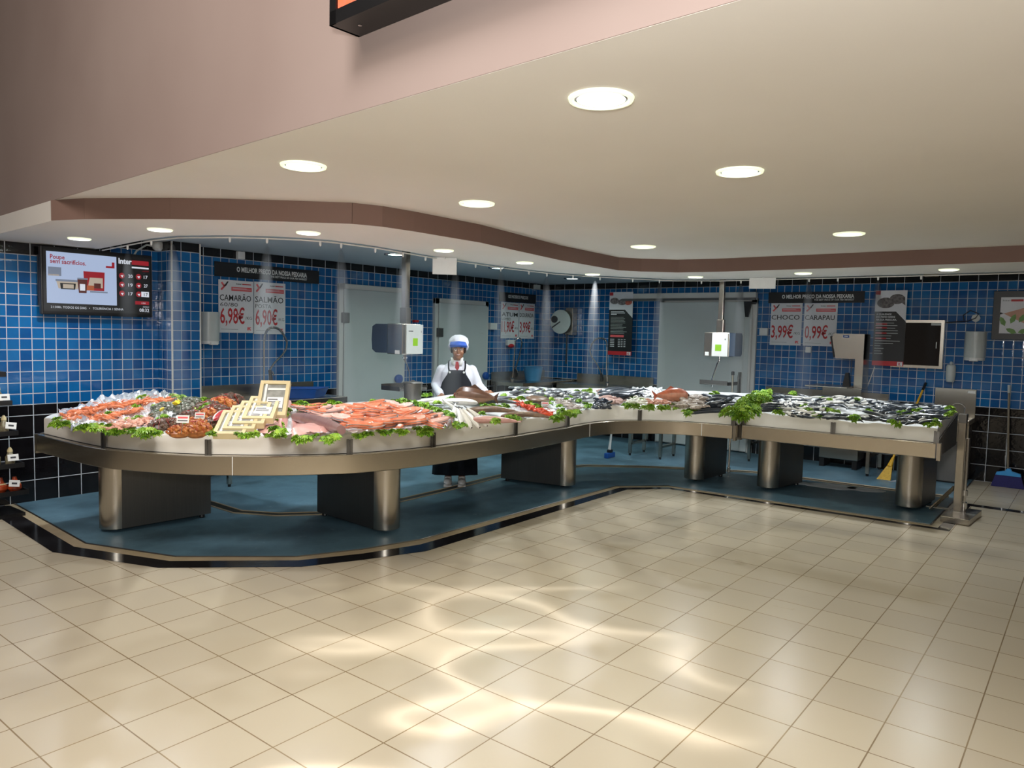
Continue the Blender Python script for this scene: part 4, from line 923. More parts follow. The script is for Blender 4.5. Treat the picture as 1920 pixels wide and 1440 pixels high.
slm = pm('salmon_flesh', '#cf6c48', .33, var=.2, vscale=30, color2='#d88a6a', bump=.15); slp = pm('pale_salmon_flesh', '#cf9a8e', .33, var=.2, vscale=30, color2='#dcb4a8')
def steak(name, m1, sk):
    out = []
    for k in range(20):
        a = 2*PI*k/20; r = 1+.12*math.cos(2*a)+.16*math.cos(a)-(.35 if abs(a-PI) < .25 else 0); out.append((.065*r*math.cos(a), .05*r*math.sin(a)))
    mb = MB().mat(m1).prism(out, 0, .022, [(x*.97, y*.97) for x, y in out]); mb.mat(WH).ell((.01, 0, .021), (.008, .008, .004), 8, 4).mat(sk)
    mb.tube([(x*1.0, y*1.0, .010) for x, y in out+out[:1]], (.002, .010), 5, False)
    return mb.build(name, None, None)
stk = [steak('salmon_steak', slm, SKY)]; stp = [steak('salmon_steak', slp, SKG)]
strew(stk, quadpts([(630, 766), (712, 757), (805, 795), (650, 804)], 62, 30), 'orange salmon steak in the big overlapping spread', 'salmon steak', 'orange salmon steaks', .012, .05, R2(-30), .8, 0, .25, .25, seed=30, sc=1.15)
strew(stk, quadpts([(700, 757), (722, 760), (840, 790), (800, 800)], 26, 31), 'orange salmon steak in the big overlapping spread', 'salmon steak', 'orange salmon steaks', .012, .05, R2(-30), .8, 0, .25, .25, seed=31, sc=1.1)
strew(stp, quadpts([(560, 766), (640, 763), (655, 792), (600, 785)], 26, 32), 'pale pink salmon steak at the left of the salmon spread', 'salmon steak', 'pale salmon steaks at the left', .012, .04, R2(-30), .8, 0, .25, .25, seed=32, sc=1.1)
strew(stp, quadpts([(712, 756), (735, 756), (855, 790), (830, 796)], 26, 33), 'pale greyish-pink salmon steak between the orange spread and the foil', 'salmon steak', 'pale salmon steaks at the right', .012, .03, R2(-30), .5, 0, .25, .2, seed=33, sc=.95)
strew(stk, quadpts([(545, 763), (600, 762), (640, 775), (575, 772)], 12, 34), 'orange salmon steak in the big overlapping spread', 'salmon steak', 'orange salmon steaks', .02, .03, R2(-30), .8, 0, .2, .2, seed=34)
# hake heads-up row
hk = fishmesh('hake', .34, .085, .06, SKG, WH, WH, .04, mouth=pm('fish_mouth', '#3a2a28', .4), split=.5)
for i, (x, y) in enumerate(((853, 770), (862, 778), (872, 782), (882, 782), (893, 780), (848, 764))):
    tag(place(hk, on_ice(x, y, .055), (PI/2+.2, R2(-38), R2(40+18*i)), .62, i == 0), 'whitish hake propped up with mouth open, in front of the woman', 'fish', 'hake in front of the woman')
bigf = fishmesh('sea_bass', .60, .13, .08, SKG, SKY, WH, .03)
tag(place(bigf, on_ice(846, 754, .06), (PI/2, 0, R2(145)), .8, True), 'large pale silver fish under the hand of the woman', 'fish')
tag(place(bigf, on_ice(806, 752, .04), (PI/2, 0, R2(160)), .6), 'pinkish-silver fish left of the hand of the woman', 'fish')
mott = fishmesh('moray', .55, .07, .06, SKB, SKB, SKG, .06)
tag(place(mott, on_ice(928, 770, .04), (PI/2, 0, R2(-60)), 1, True), 'brown mottled long fish in front of the red grouper head', 'fish')
tag(place(mott, on_ice(990, 779, .03), (PI/2, 0, R2(-62)), .75), 'thin mottled fish in front of the red prawn strip', 'fish')
pink = fishmesh('salmon_trout', .40, .09, .06, pm('pink_skin', '#b58a82', .3, var=.2), pm('pink_side', '#cfa59a', .3, var=.2), WH, .02)
tag(place(pink, on_ice(928, 788, .03), (PI/2, 0, R2(-58)), .9, True), 'pinkish fish at the front edge in front of the mottled brown fish', 'fish')
tur = MB().mat(SKB).ell((0, 0, 0), (.16, .12, .03), 18, 8).build('turbot', None, None, True); tag(place(tur, on_ice(1008, 748, .05), (.1, 0, .4), 1, True), 'flat brown oval turbot among lettuce behind the red prawns', 'fish')
gsk = fishmesh('sea_bream', .34, .13, .06, SKG, SKG, SKY, 0); strew([gsk], [(930, 748), (944, 752), (922, 752)], 'grey sea bream right of the grouper', 'fish', 'grey bream right of the grouper', .05, .02, R2(-30), .3, PI/2, .3, seed=40)
sco = fishmesh('scorpion_fish', .40, .15, .11, pm('scorpion_red', '#b0583a', .35, var=.5, vscale=20, color2='#8a3a28', bump=.3), pm('scorpion_side', '#c46a4a', .35, var=.4, vscale=20, bump=.3), pm('scorpion_belly', '#c98a70', .35, var=.3, vscale=20), .03, mouth=M_DARK)
for k in range(0): pass
tag(place(sco, on_ice(1258, 741, .09), (.5, 0, R2(150)), .95, True), 'red-brown scorpion fish at the back of the counter, before the sliding door', 'fish')
# plate of pink shellfish
pl = MB().mat(WH).lathe([(.001, 0), (.09, .002), (.15, .02), (.155, .022), (.148, .016), (.001, .006)], 26).build('plate', None, None, True); tag(place(pl, on_ice(1236, 756, .006), (0, 0, 0), 1, True), 'white round plate of pale shellfish at the front edge', 'plate')
strew([prawn('shrimp', prp, .06)], quadpts([(1215, 750), (1256, 750), (1256, 757), (1215, 757)], 24, 41), 'pale pink shrimp on the white round plate', 'shrimp', 'shrimps on the plate', .03, .02, 0, PI, 0, .4, .3, seed=41)
strew(cut, quadpts([(1035, 748), (1060, 750), (1095, 768), (1072, 771)], 22, 42), 'small brown speckled cuttlefish on the foil left of the mussels', 'cuttlefish', 'small cuttlefish left of the mussels', .02, .02, R2(-60), .6, 0, .3, seed=42, sc=.45)

# ---------------------------------------------------------------- lettuce
lg = pm('lettuce_green', '#5f8a1c', .42, var=.35, vscale=40, color2='#8fb832', sss=.0); lg2 = pm('lettuce_dark', '#3c6a1c', .42, var=.35, vscale=40, color2='#5f8f24'); lg3 = pm('lettuce_pale', '#a2bd48', .42, var=.25, vscale=40, color2='#8db23a')
def leafy(name, seed, mats, n=7, R=.052):
    r = random.Random(seed); mb = MB()
    for k in range(n):
        mb.mat(mats[k % len(mats)]); a = 2*PI*k/n+r.uniform(-.4, .4); el = r.uniform(.15, 1.1); s_ = R*r.uniform(.8, 1.25); ph = r.uniform(0, 6)
        d = Vector((math.cos(a)*math.cos(el), math.sin(a)*math.cos(el), math.sin(el))); sd = Vector((-math.sin(a), math.cos(a), 0)); up = d.cross(sd)
        vs = []; fs = []; nu, nv = 14, 4
        for j in range(nv+1):
            for i in range(nu+1):
                t = j/nv; w = (i/nu-.5)*2; fr_ = math.sin(w*14+ph+j*2)*.26*t*s_
                p = d*(s_*(t*1.2-.1*w*w*t))+sd*(w*s_*(.12+.62*t**.7))-up*(abs(w)*.25*s_*t)+up*fr_+Vector((0, 0, -.35*s_*t*t))
                vs.append(tuple(p))
        fs = [(j*(nu+1)+i, j*(nu+1)+i+1, (j+1)*(nu+1)+i+1, (j+1)*(nu+1)+i) for j in range(nv) for i in range(nu)]
        mb.add(vs, fs)
    o = mb.build(name, None, None, False, flip=False); o.data.polygons.foreach_set('use_smooth', [True]*len(o.data.polygons)); return o
LET = [leafy('lettuce_sprig', i, ([lg, lg2, lg], [lg, lg3, lg], [lg2, lg, lg3], [lg3, lg, lg])[i], 16, .044) for i in range(4)]
def lettuces(pts, label, group, sc=1, h=.012, seed=1, scj=.2): strew(LET, pts, label, 'lettuce', group, h*.8, .012, 0, PI, 0, .4, .4, sc*.72, scj, seed=seed)
fr = [(108, 797), (120, 798), (132, 798), (143, 800), (150, 806), (160, 804), (170, 802), (180, 803), (192, 807), (204, 803), (216, 813), (228, 812), (238, 806), (250, 812), (262, 818), (270, 812), (282, 812), (294, 814)]
lettuces(fr, 'ruffled green lettuce sprig along the front edge at the rounded left end', 'lettuce along the rounded left end', .95, .004, 51)
lettuces([(396, 815), (402, 806), (448, 816), (456, 818), (466, 818), (476, 814), (505, 818), (515, 816), (525, 818), (558, 823), (567, 825), (578, 824), (590, 820), (608, 823), (618, 826), (628, 822)], 'green lettuce sprig along the front edge before the wooden boxes and ray wings', 'lettuce before the boxes and ray wings', .85, .0, 52)
lettuces([(515, 772), (520, 780), (516, 790), (522, 797), (514, 806), (526, 812), (532, 778), (538, 770), (530, 766)], 'green lettuce sprig in the row dividing the two pink ray wings', 'lettuce row between the ray wings', .95, .05, 53)
lettuces([(668, 818), (680, 817), (692, 816), (712, 811), (722, 812), (733, 811), (748, 810), (758, 812), (782, 805), (792, 812), (800, 815), (802, 807), (818, 799), (826, 802), (834, 798), (845, 797), (856, 796), (864, 801), (870, 797)], 'green lettuce sprig along the front edge before the salmon steaks', 'lettuce before the salmon', .85, .0, 54)
lettuces([(748, 754), (756, 752), (765, 755), (775, 757), (785, 758), (795, 760), (805, 765), (815, 768), (822, 771), (797, 742), (804, 741), (738, 753), (836, 776), (845, 780), (820, 756)], 'green lettuce sprig behind the foil strip, left of the hake', 'lettuce left of the hake', 1, .05, 55)
lettuces([(842, 750), (850, 746), (888, 756), (896, 752), (904, 757), (912, 755), (903, 776), (908, 762), (922, 762), (934, 764), (948, 762), (944, 744), (955, 750), (966, 752), (976, 748), (978, 735), (986, 733), (1012, 738), (1018, 734), (1020, 745), (1002, 762), (1010, 764), (990, 757), (1032, 750), (1028, 758), (1048, 762), (1052, 772), (1058, 778), (1040, 784), (1050, 786), (1070, 777), (1078, 776), (955, 785), (962, 782), (970, 786), (916, 786), (930, 790)], 'green lettuce sprig tucked between the whole fish right of the woman', 'lettuce between the whole fish', .95, .03, 56)
lettuces([(1062, 750), (1070, 746), (1082, 735), (1096, 734), (1104, 732), (1110, 738), (1085, 752), (1098, 758), (1106, 760), (1101, 764), (1136, 746), (1180, 762), (1190, 762), (1174, 760), (1208, 764), (1218, 764), (1186, 748), (1202, 750), (1240, 765), (1250, 764), (1262, 762), (1270, 758), (1268, 766), (1252, 750), (1285, 773), (1296, 770), (1306, 768), (1316, 764), (1322, 760), (1290, 776), (1334, 740), (1342, 738), (1350, 764), (1338, 764), (1460, 768)], 'green lettuce sprig between the mussels and the horse mackerel', 'lettuce between mussels and horse mackerel', .95, .015, 57)
wl_ = []
r = random.Random(5)
for k in range(46):
    t = (k+.5)/46; x = lerp(1378, 1436, t)+r.uniform(-14, 14); y = lerp(778, 738, t)+r.uniform(-5, 7); wl_.append((x, y))
lettuces(sorted(wl_, key=lambda p: p[1]), 'bright green lettuce sprig in the thick divider between the two counters', 'lettuce divider between the counters', 1.75, .07, 58)
lettuces([(1448, 760), (1452, 768), (1458, 774), (1464, 776), (1506, 762), (1512, 768), (1518, 770), (1487, 738), (1548, 768), (1556, 770), (1568, 772), (1536, 782), (1530, 780), (1596, 786), (1602, 784), (1556, 750), (1540, 748), (1607, 750), (1628, 770), (1634, 773), (1690, 776), (1698, 774), (1706, 778), (1714, 772), (1722, 770), (1734, 773), (1672, 792), (1680, 794), (1738, 796), (1746, 798), (1756, 795), (1752, 790), (1780, 766), (1776, 770), (1784, 774), (1778, 778)], 'green lettuce sprig scattered over the sardines on the straight counter', 'lettuce among the sardines', .95, .03, 59)
lettuces([(108, 787), (190, 764), (198, 762), (208, 759), (216, 757), (262, 746), (274, 744), (322, 742), (330, 745), (342, 746), (205, 777), (203, 781), (256, 763), (290, 762), (372, 769), (364, 773), (356, 779), (348, 784), (252, 787), (262, 784), (242, 789), (300, 786), (308, 783), (350, 800), (392, 790), (410, 770), (414, 768)], 'small lettuce sprig among the prawns and shellfish bags at the left end', 'lettuce among prawns and shellfish', .8, .03, 60)
lettuces([(386, 752), (388, 757), (390, 762), (510, 748), (514, 753), (512, 758), (555, 762), (566, 758), (576, 762), (586, 764), (612, 765), (622, 758), (630, 760), (640, 762), (700, 754), (482, 790), (486, 784)], 'upright lettuce sprig along the back edge behind the boxes and salmon', 'lettuce along the back edge', 1.0, .05, 61)

# ---------------------------------------------------------------- hanging scales
def scale(loc, mirror, label):
    t = thing('hanging_scale', label, 'scale', (loc[0], loc[1], 2.49)); X, Y = loc
    dz = -2.63; m_ = -1 if mirror else 1
    MB().box(-.030, -.030, 1.99+dz, .030, .030, -.002, .004).build('pole', M_ST, t)
    MB().box(-.034, -.044, 1.86+dz, .034, .044, 2.02+dz, .004).build('pole_clamp', M_ST if mirror else M_ST2, t)
    if not mirror:   # white plate faces the front (-y), steel side and dark slab towards -x
        MB().box(-.13, -.10, 1.56+dz, .115, .12, 1.86+dz, .008).build('housing', M_ST, t)
        MB().box(-.085, -.112, 1.565+dz, .14, -.100, 1.855+dz, .004).build('front_plate', M_GREYP, t)
        MB().box(.00, -.1135, 1.645+dz, .065, -.112, 1.72+dz).build('display', M_GREEN, t)
        mb = MB().mat(M_DGREY).box(-.06, -.1135, 1.785+dz, .0, -.112, 1.793+dz).box(.11, -.1135, 1.775+dz, .114, -.112, 1.795+dz); mb.build('lettering', None, t)
        pr_ = [(.12, 1.57+dz), (.28, 1.57+dz), (.33, 1.60+dz), (.34, 1.70+dz), (.33, 1.83+dz), (.28, 1.855+dz), (.12, 1.855+dz)]
        vs = [(-.135, y, z) for y, z in pr_]+[(.10, y, z) for y, z in pr_]; k = len(pr_)
        MB().add(vs, [list(range(k)), list(range(k, 2*k))[::-1]]+[(i, k+i, k+(i+1) % k, (i+1) % k) for i in range(k)]).build('keyboard_case', M_SLATE, t)
        MB().mat(M_WHITE).box(-.133, -.06, 1.565+dz, -.130, .0, 1.60+dz).build('sticker', None, t)
    else:            # plate faces the shop (-x)
        MB().box(-.10, -.16, 1.56+dz, .06, .17, 1.86+dz, .008).build('housing', M_ST, t)
        MB().box(-.112, -.145, 1.563+dz, -.100, .06, 1.85+dz, .004).build('front_plate', M_WHITE, t)
        MB().box(-.1135, -.065, 1.63+dz, -.112, .015, 1.71+dz).build('display', M_GREEN, t)
        MB().mat(M_DARK).box(-.1135, -.115, 1.765+dz, -.112, -.105, 1.785+dz).build('level_mark', None, t)
        pr_ = [(-.10, 1.57+dz), (.10, 1.57+dz), (.13, 1.60+dz), (.13, 1.82+dz), (.10, 1.855+dz), (-.10, 1.855+dz)]; k = len(pr_)
        vs = [(x, -.16, z) for x, z in pr_]+[(x, -.235, z) for x, z in pr_]
        MB().add(vs, [list(range(k)), list(range(k, 2*k))[::-1]]+[(i, k+i, k+(i+1) % k, (i+1) % k) for i in range(k)]).build('keyboard_case', M_SLATE, t)
        MB().mat(M_WHITE).box(-.1035, .10, 1.57+dz, -.101, .15, 1.615+dz).build('sticker', None, t)
    a = (0, -.04, 1.56+dz); s_ = m_
    MB().mat(M_CHROME).tube([(0, 0, 1.57+dz), (0, 0, 1.50+dz)], .010).tube([(-.03, 0, 1.525+dz), (.03, 0, 1.525+dz)], .006).build('load_hook', None, t)
    arm = MB()
    if not mirror: arm.tube([(0, 0, 1.50+dz), (.02, -.01, 1.46+dz), (.045, -.02, 1.38+dz), (.05, -.02, 1.28+dz), (.05, -.02, 1.17+dz)], (.018, .006), 8)
    else: arm.tube([(-.01, 0, 1.50+dz), (-.01, .02, 1.47+dz), (-.02, .05, 1.36+dz), (-.02, .075, 1.27+dz), (-.02, .075, 1.17+dz)], (.015, .006), 8)
    arm.build('arm', M_CHROME, t, True)
    tr = MB().mat(M_ST2); w_ = .19
    zt_ = 1.215+dz
    tr.box(-w_, -.13, zt_-.008, w_, .13, zt_, .003).box(-w_, -.13, zt_, -w_+.006, .13, zt_+.035).box(w_-.006, -.13, zt_, w_, .13, zt_+.035).box(-w_, .124, zt_, w_, .13, zt_+.05).box(-w_, -.13, zt_, w_, -.124, zt_+.02)
    tro = tr.build('weighing_tray', None, t)
    if mirror: tro.rotation_euler = (0, 0, PI/2-.1)
    sp = MB().mat(M_ST).tube([(-.10, -.08, zt_+.03), (.02, -.06, zt_+.02)], .009).ell((.07, -.05, zt_+.02), (.05, .03, .012), 10, 6).build('scoop', None, t)
    return t
p = on_y(760, 600, 5.42); scale((p.x, p.y), False, 'hanging scale left of the woman, white plate and green display, dark keypad on its left')
p = on_x(1352, 600, 8.95); scale((p.x, p.y), True, 'hanging scale before the sliding door, dark keypad on its right side')
bk = MB().mat(M_ST2).lathe([(.075, 0), (.088, .15), (.094, .155), (.088, .16), (.03, .165), (.012, .175), (.001, .178)], 20).build('steel_pot', None, None, True)
bk.location = on_ice(774, 749, .003); tag(bk, 'round steel pot behind the tray of the left hanging scale', 'pot')

# ---------------------------------------------------------------- things hung from or fixed to the ceiling
for (x, y, w, lb) in ((834, 482, .23, 'blank white hanging sign near the first scale pole'), (1430, 523, .29, 'blank white hanging sign above the end of the sliding door rail')):
    p = on_z(x, y-(0 if x < 1000 else 3), 2.36); 
    t = thing('hanging_sign', lb, 'sign', p, math.atan2(p.y, p.x)-PI/2, 'blank white signs hung from the ceiling band')
    hh = .165 if x < 1000 else .13; p.z = 2.361
    MB().box(-w/2, -.004, -hh, w/2, .004, -.004, .002).build('sign_panel', M_WHITE, t)
    MB().tube([(0, -.006, -.02), (0, -.006, .0)], .006).build('hook', M_WHITE, t)
# misting pipe with nozzles along the inner edge of the ceiling band
root = thing('misting_pipe', 'thin white misting pipe with small nozzles along the inner edge of the ceiling band', 'pipe', (3.0, 5.8, 2.34))
pp = [Vector((a+.012, b+.012, 2.345)) for a, b in RIN[1:18]]+[Vector((8.742, .2, 2.345))]
mb = MB(); mb.M = Matrix.Translation((-3.0, -5.8, -2.34))
mb.tube(pp, .006, 6).build('pipe', M_TRIM, root, True)
NOZ = [(241, 462), (263, 452), (403, 442), (493, 446), (610, 451), (662, 457), (723, 466), (787, 475), (838, 482), (892, 490), (934, 495), (980, 502), (1013, 509), (1044, 513), (1085, 517), (1135, 520), (1187, 524), (1250, 525), (1310, 523), (1368, 523), (1425, 521), (1496, 519), (1560, 518), (1638, 516), (1720, 514)]
for x, y in NOZ:
    p = on_z(x, y, 2.335); q = min((pp[i].lerp(pp[i+1], k/20) for i in range(len(pp)-1) for k in range(21)), key=lambda v: (v.xy-p.xy).length)
    nb = MB(); nb.M = Matrix.Translation((q.x-3.0, q.y-5.8, 0)); nb.lathe([(.004, -.034), (.009, -.026), (.010, -.004), (.008, .008)], 8).build('nozzle', M_WHITE, root)
# light box on the bulkhead
an = math.atan2(-1, -.0585); P0 = None
def on_w(x, y):
    d = ray(x, y); s_ = 1.8022/(d.x-.0585*d.y); return EYE+d*s_
a = on_w(673, 70); b = on_w(865, 0)
t = thing('hanging_light_box', 'black framed light box with a food picture, cut off at the top of the photo', 'light box', (a.x, a.y, a.z), an)
Wb = 1.50; Hb = 1.0; dpt = .13
MB().box(0, -dpt, 0, Wb, 0, .012).box(0, -dpt, 0, .012, 0, Hb).box(Wb-.012, -dpt, 0, Wb, 0, Hb).box(0, -dpt, Hb-.012, Wb, 0, Hb).box(.012, -.02, .012, Wb-.012, -.002, Hb-.012).build('case', M_DARK, t)
MB().box(0, -dpt-.004, 0, Wb, -dpt, .05).box(0, -dpt-.004, 0, .04, -dpt, Hb).box(Wb-.04, -dpt-.004, 0, Wb, -dpt, Hb).box(0, -dpt-.004, Hb-.05, Wb, -dpt, Hb).build('frame', M_DARK, t)
e1 = NT('lit_food_picture'); e1.b.inputs['Roughness'].default_value = .3
cc = e1.ramp(e1.noise(e1.obj(), 5, 4, .6), [(.3, hexc('#fdeeea')), (.45, hexc('#f4c9b4')), (.58, hexc('#e5604a')), (.7, hexc('#8b5a32'))])
e1.l(cc, e1.b.inputs['Base Color']); e1.l(cc, e1.b.inputs['Emission Color']); e1.b.inputs['Emission Strength'].default_value = .9
MB().box(.04, -dpt+.004, .05, Wb-.04, -dpt+.010, Hb-.05).build('lit_picture', e1.m, t)
MB().lathe([(.001, -.004), (.008, -.003), (.008, 0)], 8, .10, -.07).build('screw', M_CHROME, t)
# ---------------------------------------------------------------- small fittings on the walls
def wbox(name, label, cat, wall, x0, y0, x1, y1, d, mat, bev=.004, group=None, **parts):
    t, w, h = wall_thing(name, label, cat, wall, x0, y0, x1, y1, 0 if d > .2 else 0, group); 
    MB().box(-w/2, -d, 0, w/2, -.0005, h, bev).build('case', mat, t); return t, w, h
def dispenser(label, wall, x0, y0, x1, y1):
    t, w, h = wall_thing('paper_dispenser', label, 'paper dispenser', wall, x0, y0, x1, y1, .08)
    n = 16; pro = [(-.5*w*math.cos(PI*k/n), .075-.15*math.sin(PI*k/n)**.6) for k in range(n+1)]
    MB().prism([(x, y) for x, y in pro], h*.10, h).build('cover', M_GREYP, t, True)
    MB().prism([(x*.96, .075+(y-.075)*.96) for x, y in pro], 0, h*.10).box(-w*.18, -.074, -.008, w*.22, -.03, .02, .003).build('outlet', M_WHITE, t, True)
    return t
dispenser('white paper towel dispenser beside the pillar, overlapping the prawn poster', 'B', 377, 585, 412, 645)
dispenser('white paper towel dispenser below the cable, right of the dark glass cabinet', 'C', 1807, 622, 1848, 676)
t, w, h = wall_thing('soap_dispenser', 'small white soap dispenser right of the dark glass cabinet', 'soap dispenser', 'C', 1773, 684, 1792, 716, .05)
MB().lathe([(w*.38, 0), (w*.45, .02), (w*.5, h*.4), (w*.5, h*.9), (w*.4, h)], 18, 0, 0).box(-w*.3, 0, .02, w*.3, .049, h*.9).build('bottle', M_GREYP, t, True)
MB().mat(M_GREYP).ell((0, 0, h+.02), (.02, .02, .022), 10, 8).build('push_button', None, t, True)
for lb, wl2, x0, y0, x1, y1, mt in (('small white junction box on the black tile band above the prawn banner', 'B', 442, 472, 455, 486, M_WHITE), ('small grey junction box on the black tile band above the tuna banner', 'B', 1000, 534, 1009, 543, M_GREYP),
    ('white box with a dark switch right of the second door', 'B', 915, 606, 928, 618, M_WHITE), ('white electric box left of the cuttlefish poster', 'C', 1426, 615, 1441, 629, M_WHITE), ('small square white switch below the horse mackerel poster', 'C', 1512, 650, 1522, 661, M_WHITE),
    ('red-topped emergency button box behind the first scale', 'B', 773, 600, 781, 604.5, M_RED)):
    t, w, h = wbox('junction_box', lb, 'junction box', wl2, x0, y0, x1, y1, .05, mt)
t, w, h = wall_thing('emergency_alarm', 'white wall alarm with a red lens under the tuna poster', 'alarm', 'B', 952, 637, 966, 652, .05)
MB().box(-w/2, 0, h*.3, w/2, .05, h, .004).build('case', M_WHITE, t); MB().mat(M_RED).ell((0, .01, h*.25), (w*.4, .03, h*.25), 12, 8).build('lens', None, t, True)
t, w, h = wall_thing('fire_detector', 'white smoke detector with a grey cable above the television', 'detector', 'L', 288, 452, 304, 470, .06)
MB().lathe([(.03, 0), (.05, .02), (.055, .06), (.05, .085)], 16).build('case', M_WHITE, t, True); MB().tube([(-.01, .03, .04), (-.10, .03, .05), (-.20, .03, -.02), (-.27, .03, -.14), (-.28, .03, -.18)], .010).build('cable', M_GREYP, t, True)
t, w, h = wall_thing('junction_box', 'round white junction box with a black cable, above the right paper dispenser', 'junction box', 'C', 1823, 589, 1836, 604, .03)
o = MB().lathe([(.045, 0), (.045, .028), (.001, .030)], 18).build('case', M_GREYP, t, True); o.rotation_euler = (PI/2, 0, 0); o.location = (0, .03, h/2)
MB().tube([(-.34, -.01, -.01), (-.2, -.01, 0), (-.08, -.012, .01), (0, -.014, h/2), (.03, -.014, .10), (-.06, -.012, .14), (-.13, -.01, .08), (-.12, -.01, .02)], .006).build('cable', M_DARK, t, True)
t, w, h = wall_thing('ceiling_sensor', 'flat beige sensor at the top of the right wall above the dark cabinet', 'sensor', 'C', 1735, 513, 1755, 518, .10)
MB().box(-.08, 0, 0, .08, .10, .035, .01).build('case', M_TAN, t)
p = on_x(1640, 688, XC-.1); q_ = on_x(1622, 735, XC-.02)
tag(MB().tube([p, p.lerp(q_, .5)+Vector((0, 0, -.01)), q_], .006).build('white_cord', M_WHITE, None), 'white cord hanging from the grey fish poster down the blue tiles', 'cord')
# hose reel
t, w, h = wall_thing('hose_reel', 'round grey wall hose reel with steel bracket near the back corner', 'hose reel', 'C', 1036, 579, 1078, 628, .12)
c = h/2; ring = lambda R, rr: [(R*math.cos(2*PI*k/24), 0, c+R*math.sin(2*PI*k/24)) for k in range(25)]
def disc(R, y0, y1): 
    return [(R*math.cos(2*PI*k/28), c+R*math.sin(2*PI*k/28)) for k in range(28)]
MB().prismy(disc(.20, 0, 0), -.10, -.085).build('front_disc', M_GREYP, t); MB().prismy(disc(.20, 0, 0), .0, .015).build('rear_disc', M_ST2, t)
MB().prismy(disc(.13, 0, 0), -.085, .0).build('hose_drum', pm('coiled_hose_grey', '#50555a', .5, var=.4, vscale=60), t, True)
MB().box(.05, -.03, c-.22, .20, .118, c+.23, .006).build('bracket', M_ST, t)
MB().prismy([(-.12+.07*math.cos(a*PI/6), c+.04+.06*math.sin(a*PI/6)) for a in range(12)], -.103, -.10).prismy([(-.17, c-.09), (-.16, c-.11), (0, c-.01), (-.005, c+.01)], -.103, -.10).build('disc_marking', M_DGREY, t)
MB().tube([(.10, -.04, c-.2), (.11, -.05, c-.45), (.10, -.04, c-.7)], .012).build('hanging_hose', M_DGREY, t, True)
# ---------------------------------------------------------------- steel sinks, tables and spray taps behind the counter
def table(name, label, cat, x0, y0, x1, y1, ztop, thick=.05, splash=None, legs=True, shelf=None, legz=.0, bowl=False):
    t = thing(name, label, cat, ((x0+x1)/2, (y0+y1)/2, .004)); cx, cy = (x0+x1)/2, (y0+y1)/2; X = (x1-x0)/2; Y = (y1-y0)/2
    MB().box(-X, -Y, ztop-thick, X, Y, ztop, .004).build('table_top', M_ST, t)
    if splash:
        side, zs = splash
        if side == 'y': MB().box(-X, Y-.02, ztop, X, Y, zs).build('backsplash', M_ST, t)
        else: MB().box(X-.02, -Y, ztop, X, Y, zs).build('backsplash', M_ST, t)
    for a in (-1, 1):
        for b in (-1, 1):
            lg_ = MB().box(a*(X-.05)-.02, b*(Y-.05)-.02, .03, a*(X-.05)+.02, b*(Y-.05)+.02, ztop-thick).build('leg', M_ST, t)
            MB().lathe([(.016, 0), (.018, .03)], 8, a*(X-.05), b*(Y-.05)).build('foot', M_DARK, lg_)
    if shelf: 
        MB().box(-X+.05, Y-.07, shelf, X-.05, Y-.035, shelf+.03).build('rail', M_ST, t); MB().box(-X+.05, -Y+.035, shelf, X-.05, -Y+.07, shelf+.03).build('rail', M_ST, t)
    return t
table('steel_sink', 'long stainless steel sink bench along the back wall left of the first door', 'sink', 4.14, 6.93, 5.68, 7.60, .86, .12, ('y', 1.0))
table('steel_table', 'steel work table in the back corner right of the second door', 'table', 9.10, 6.95, 10.53, 7.60, .88, .06, ('y', 1.02))
table('steel_sink', 'steel sink bench on the right wall between corner and sliding door', 'sink', 9.92, 5.48, 10.54, 6.9, .86, .12, ('x', 1.0))
table('steel_table', 'steel table against the right wall under the cuttlefish posters', 'table', 9.78, 2.12, 10.53, 3.70, .84, .06, ('x', .98), shelf=.22)
table('steel_table', 'low steel stand before the sliding door, behind the curved counter', 'table', 9.02, 4.53, 9.52, 5.09, .60, .04, None, shelf=.15)
tb = thing('plastic_tub', 'blue plastic tub lying on the steel sink bench behind the ray wings', 'tub', (5.22, 7.15, .866)); MB().lathe([(.20, 0), (.24, .10), (.25, .105), (.235, .10), (.19, .01), (.001, .01)], 4).build('tub_body', M_BLUEP, tb).scale = (1.5, 1, 1)
tb = thing('blue_bucket', 'blue bucket on the steel table in the back corner', 'bucket', (9.75, 7.25, .886)); MB().lathe([(.12, 0), (.16, .22), (.17, .225), (.15, .215), (.11, .01), (.001, .01)], 20).build('bucket_body', pm('light_blue_plastic', '#3f86b8', .4), tb, True)
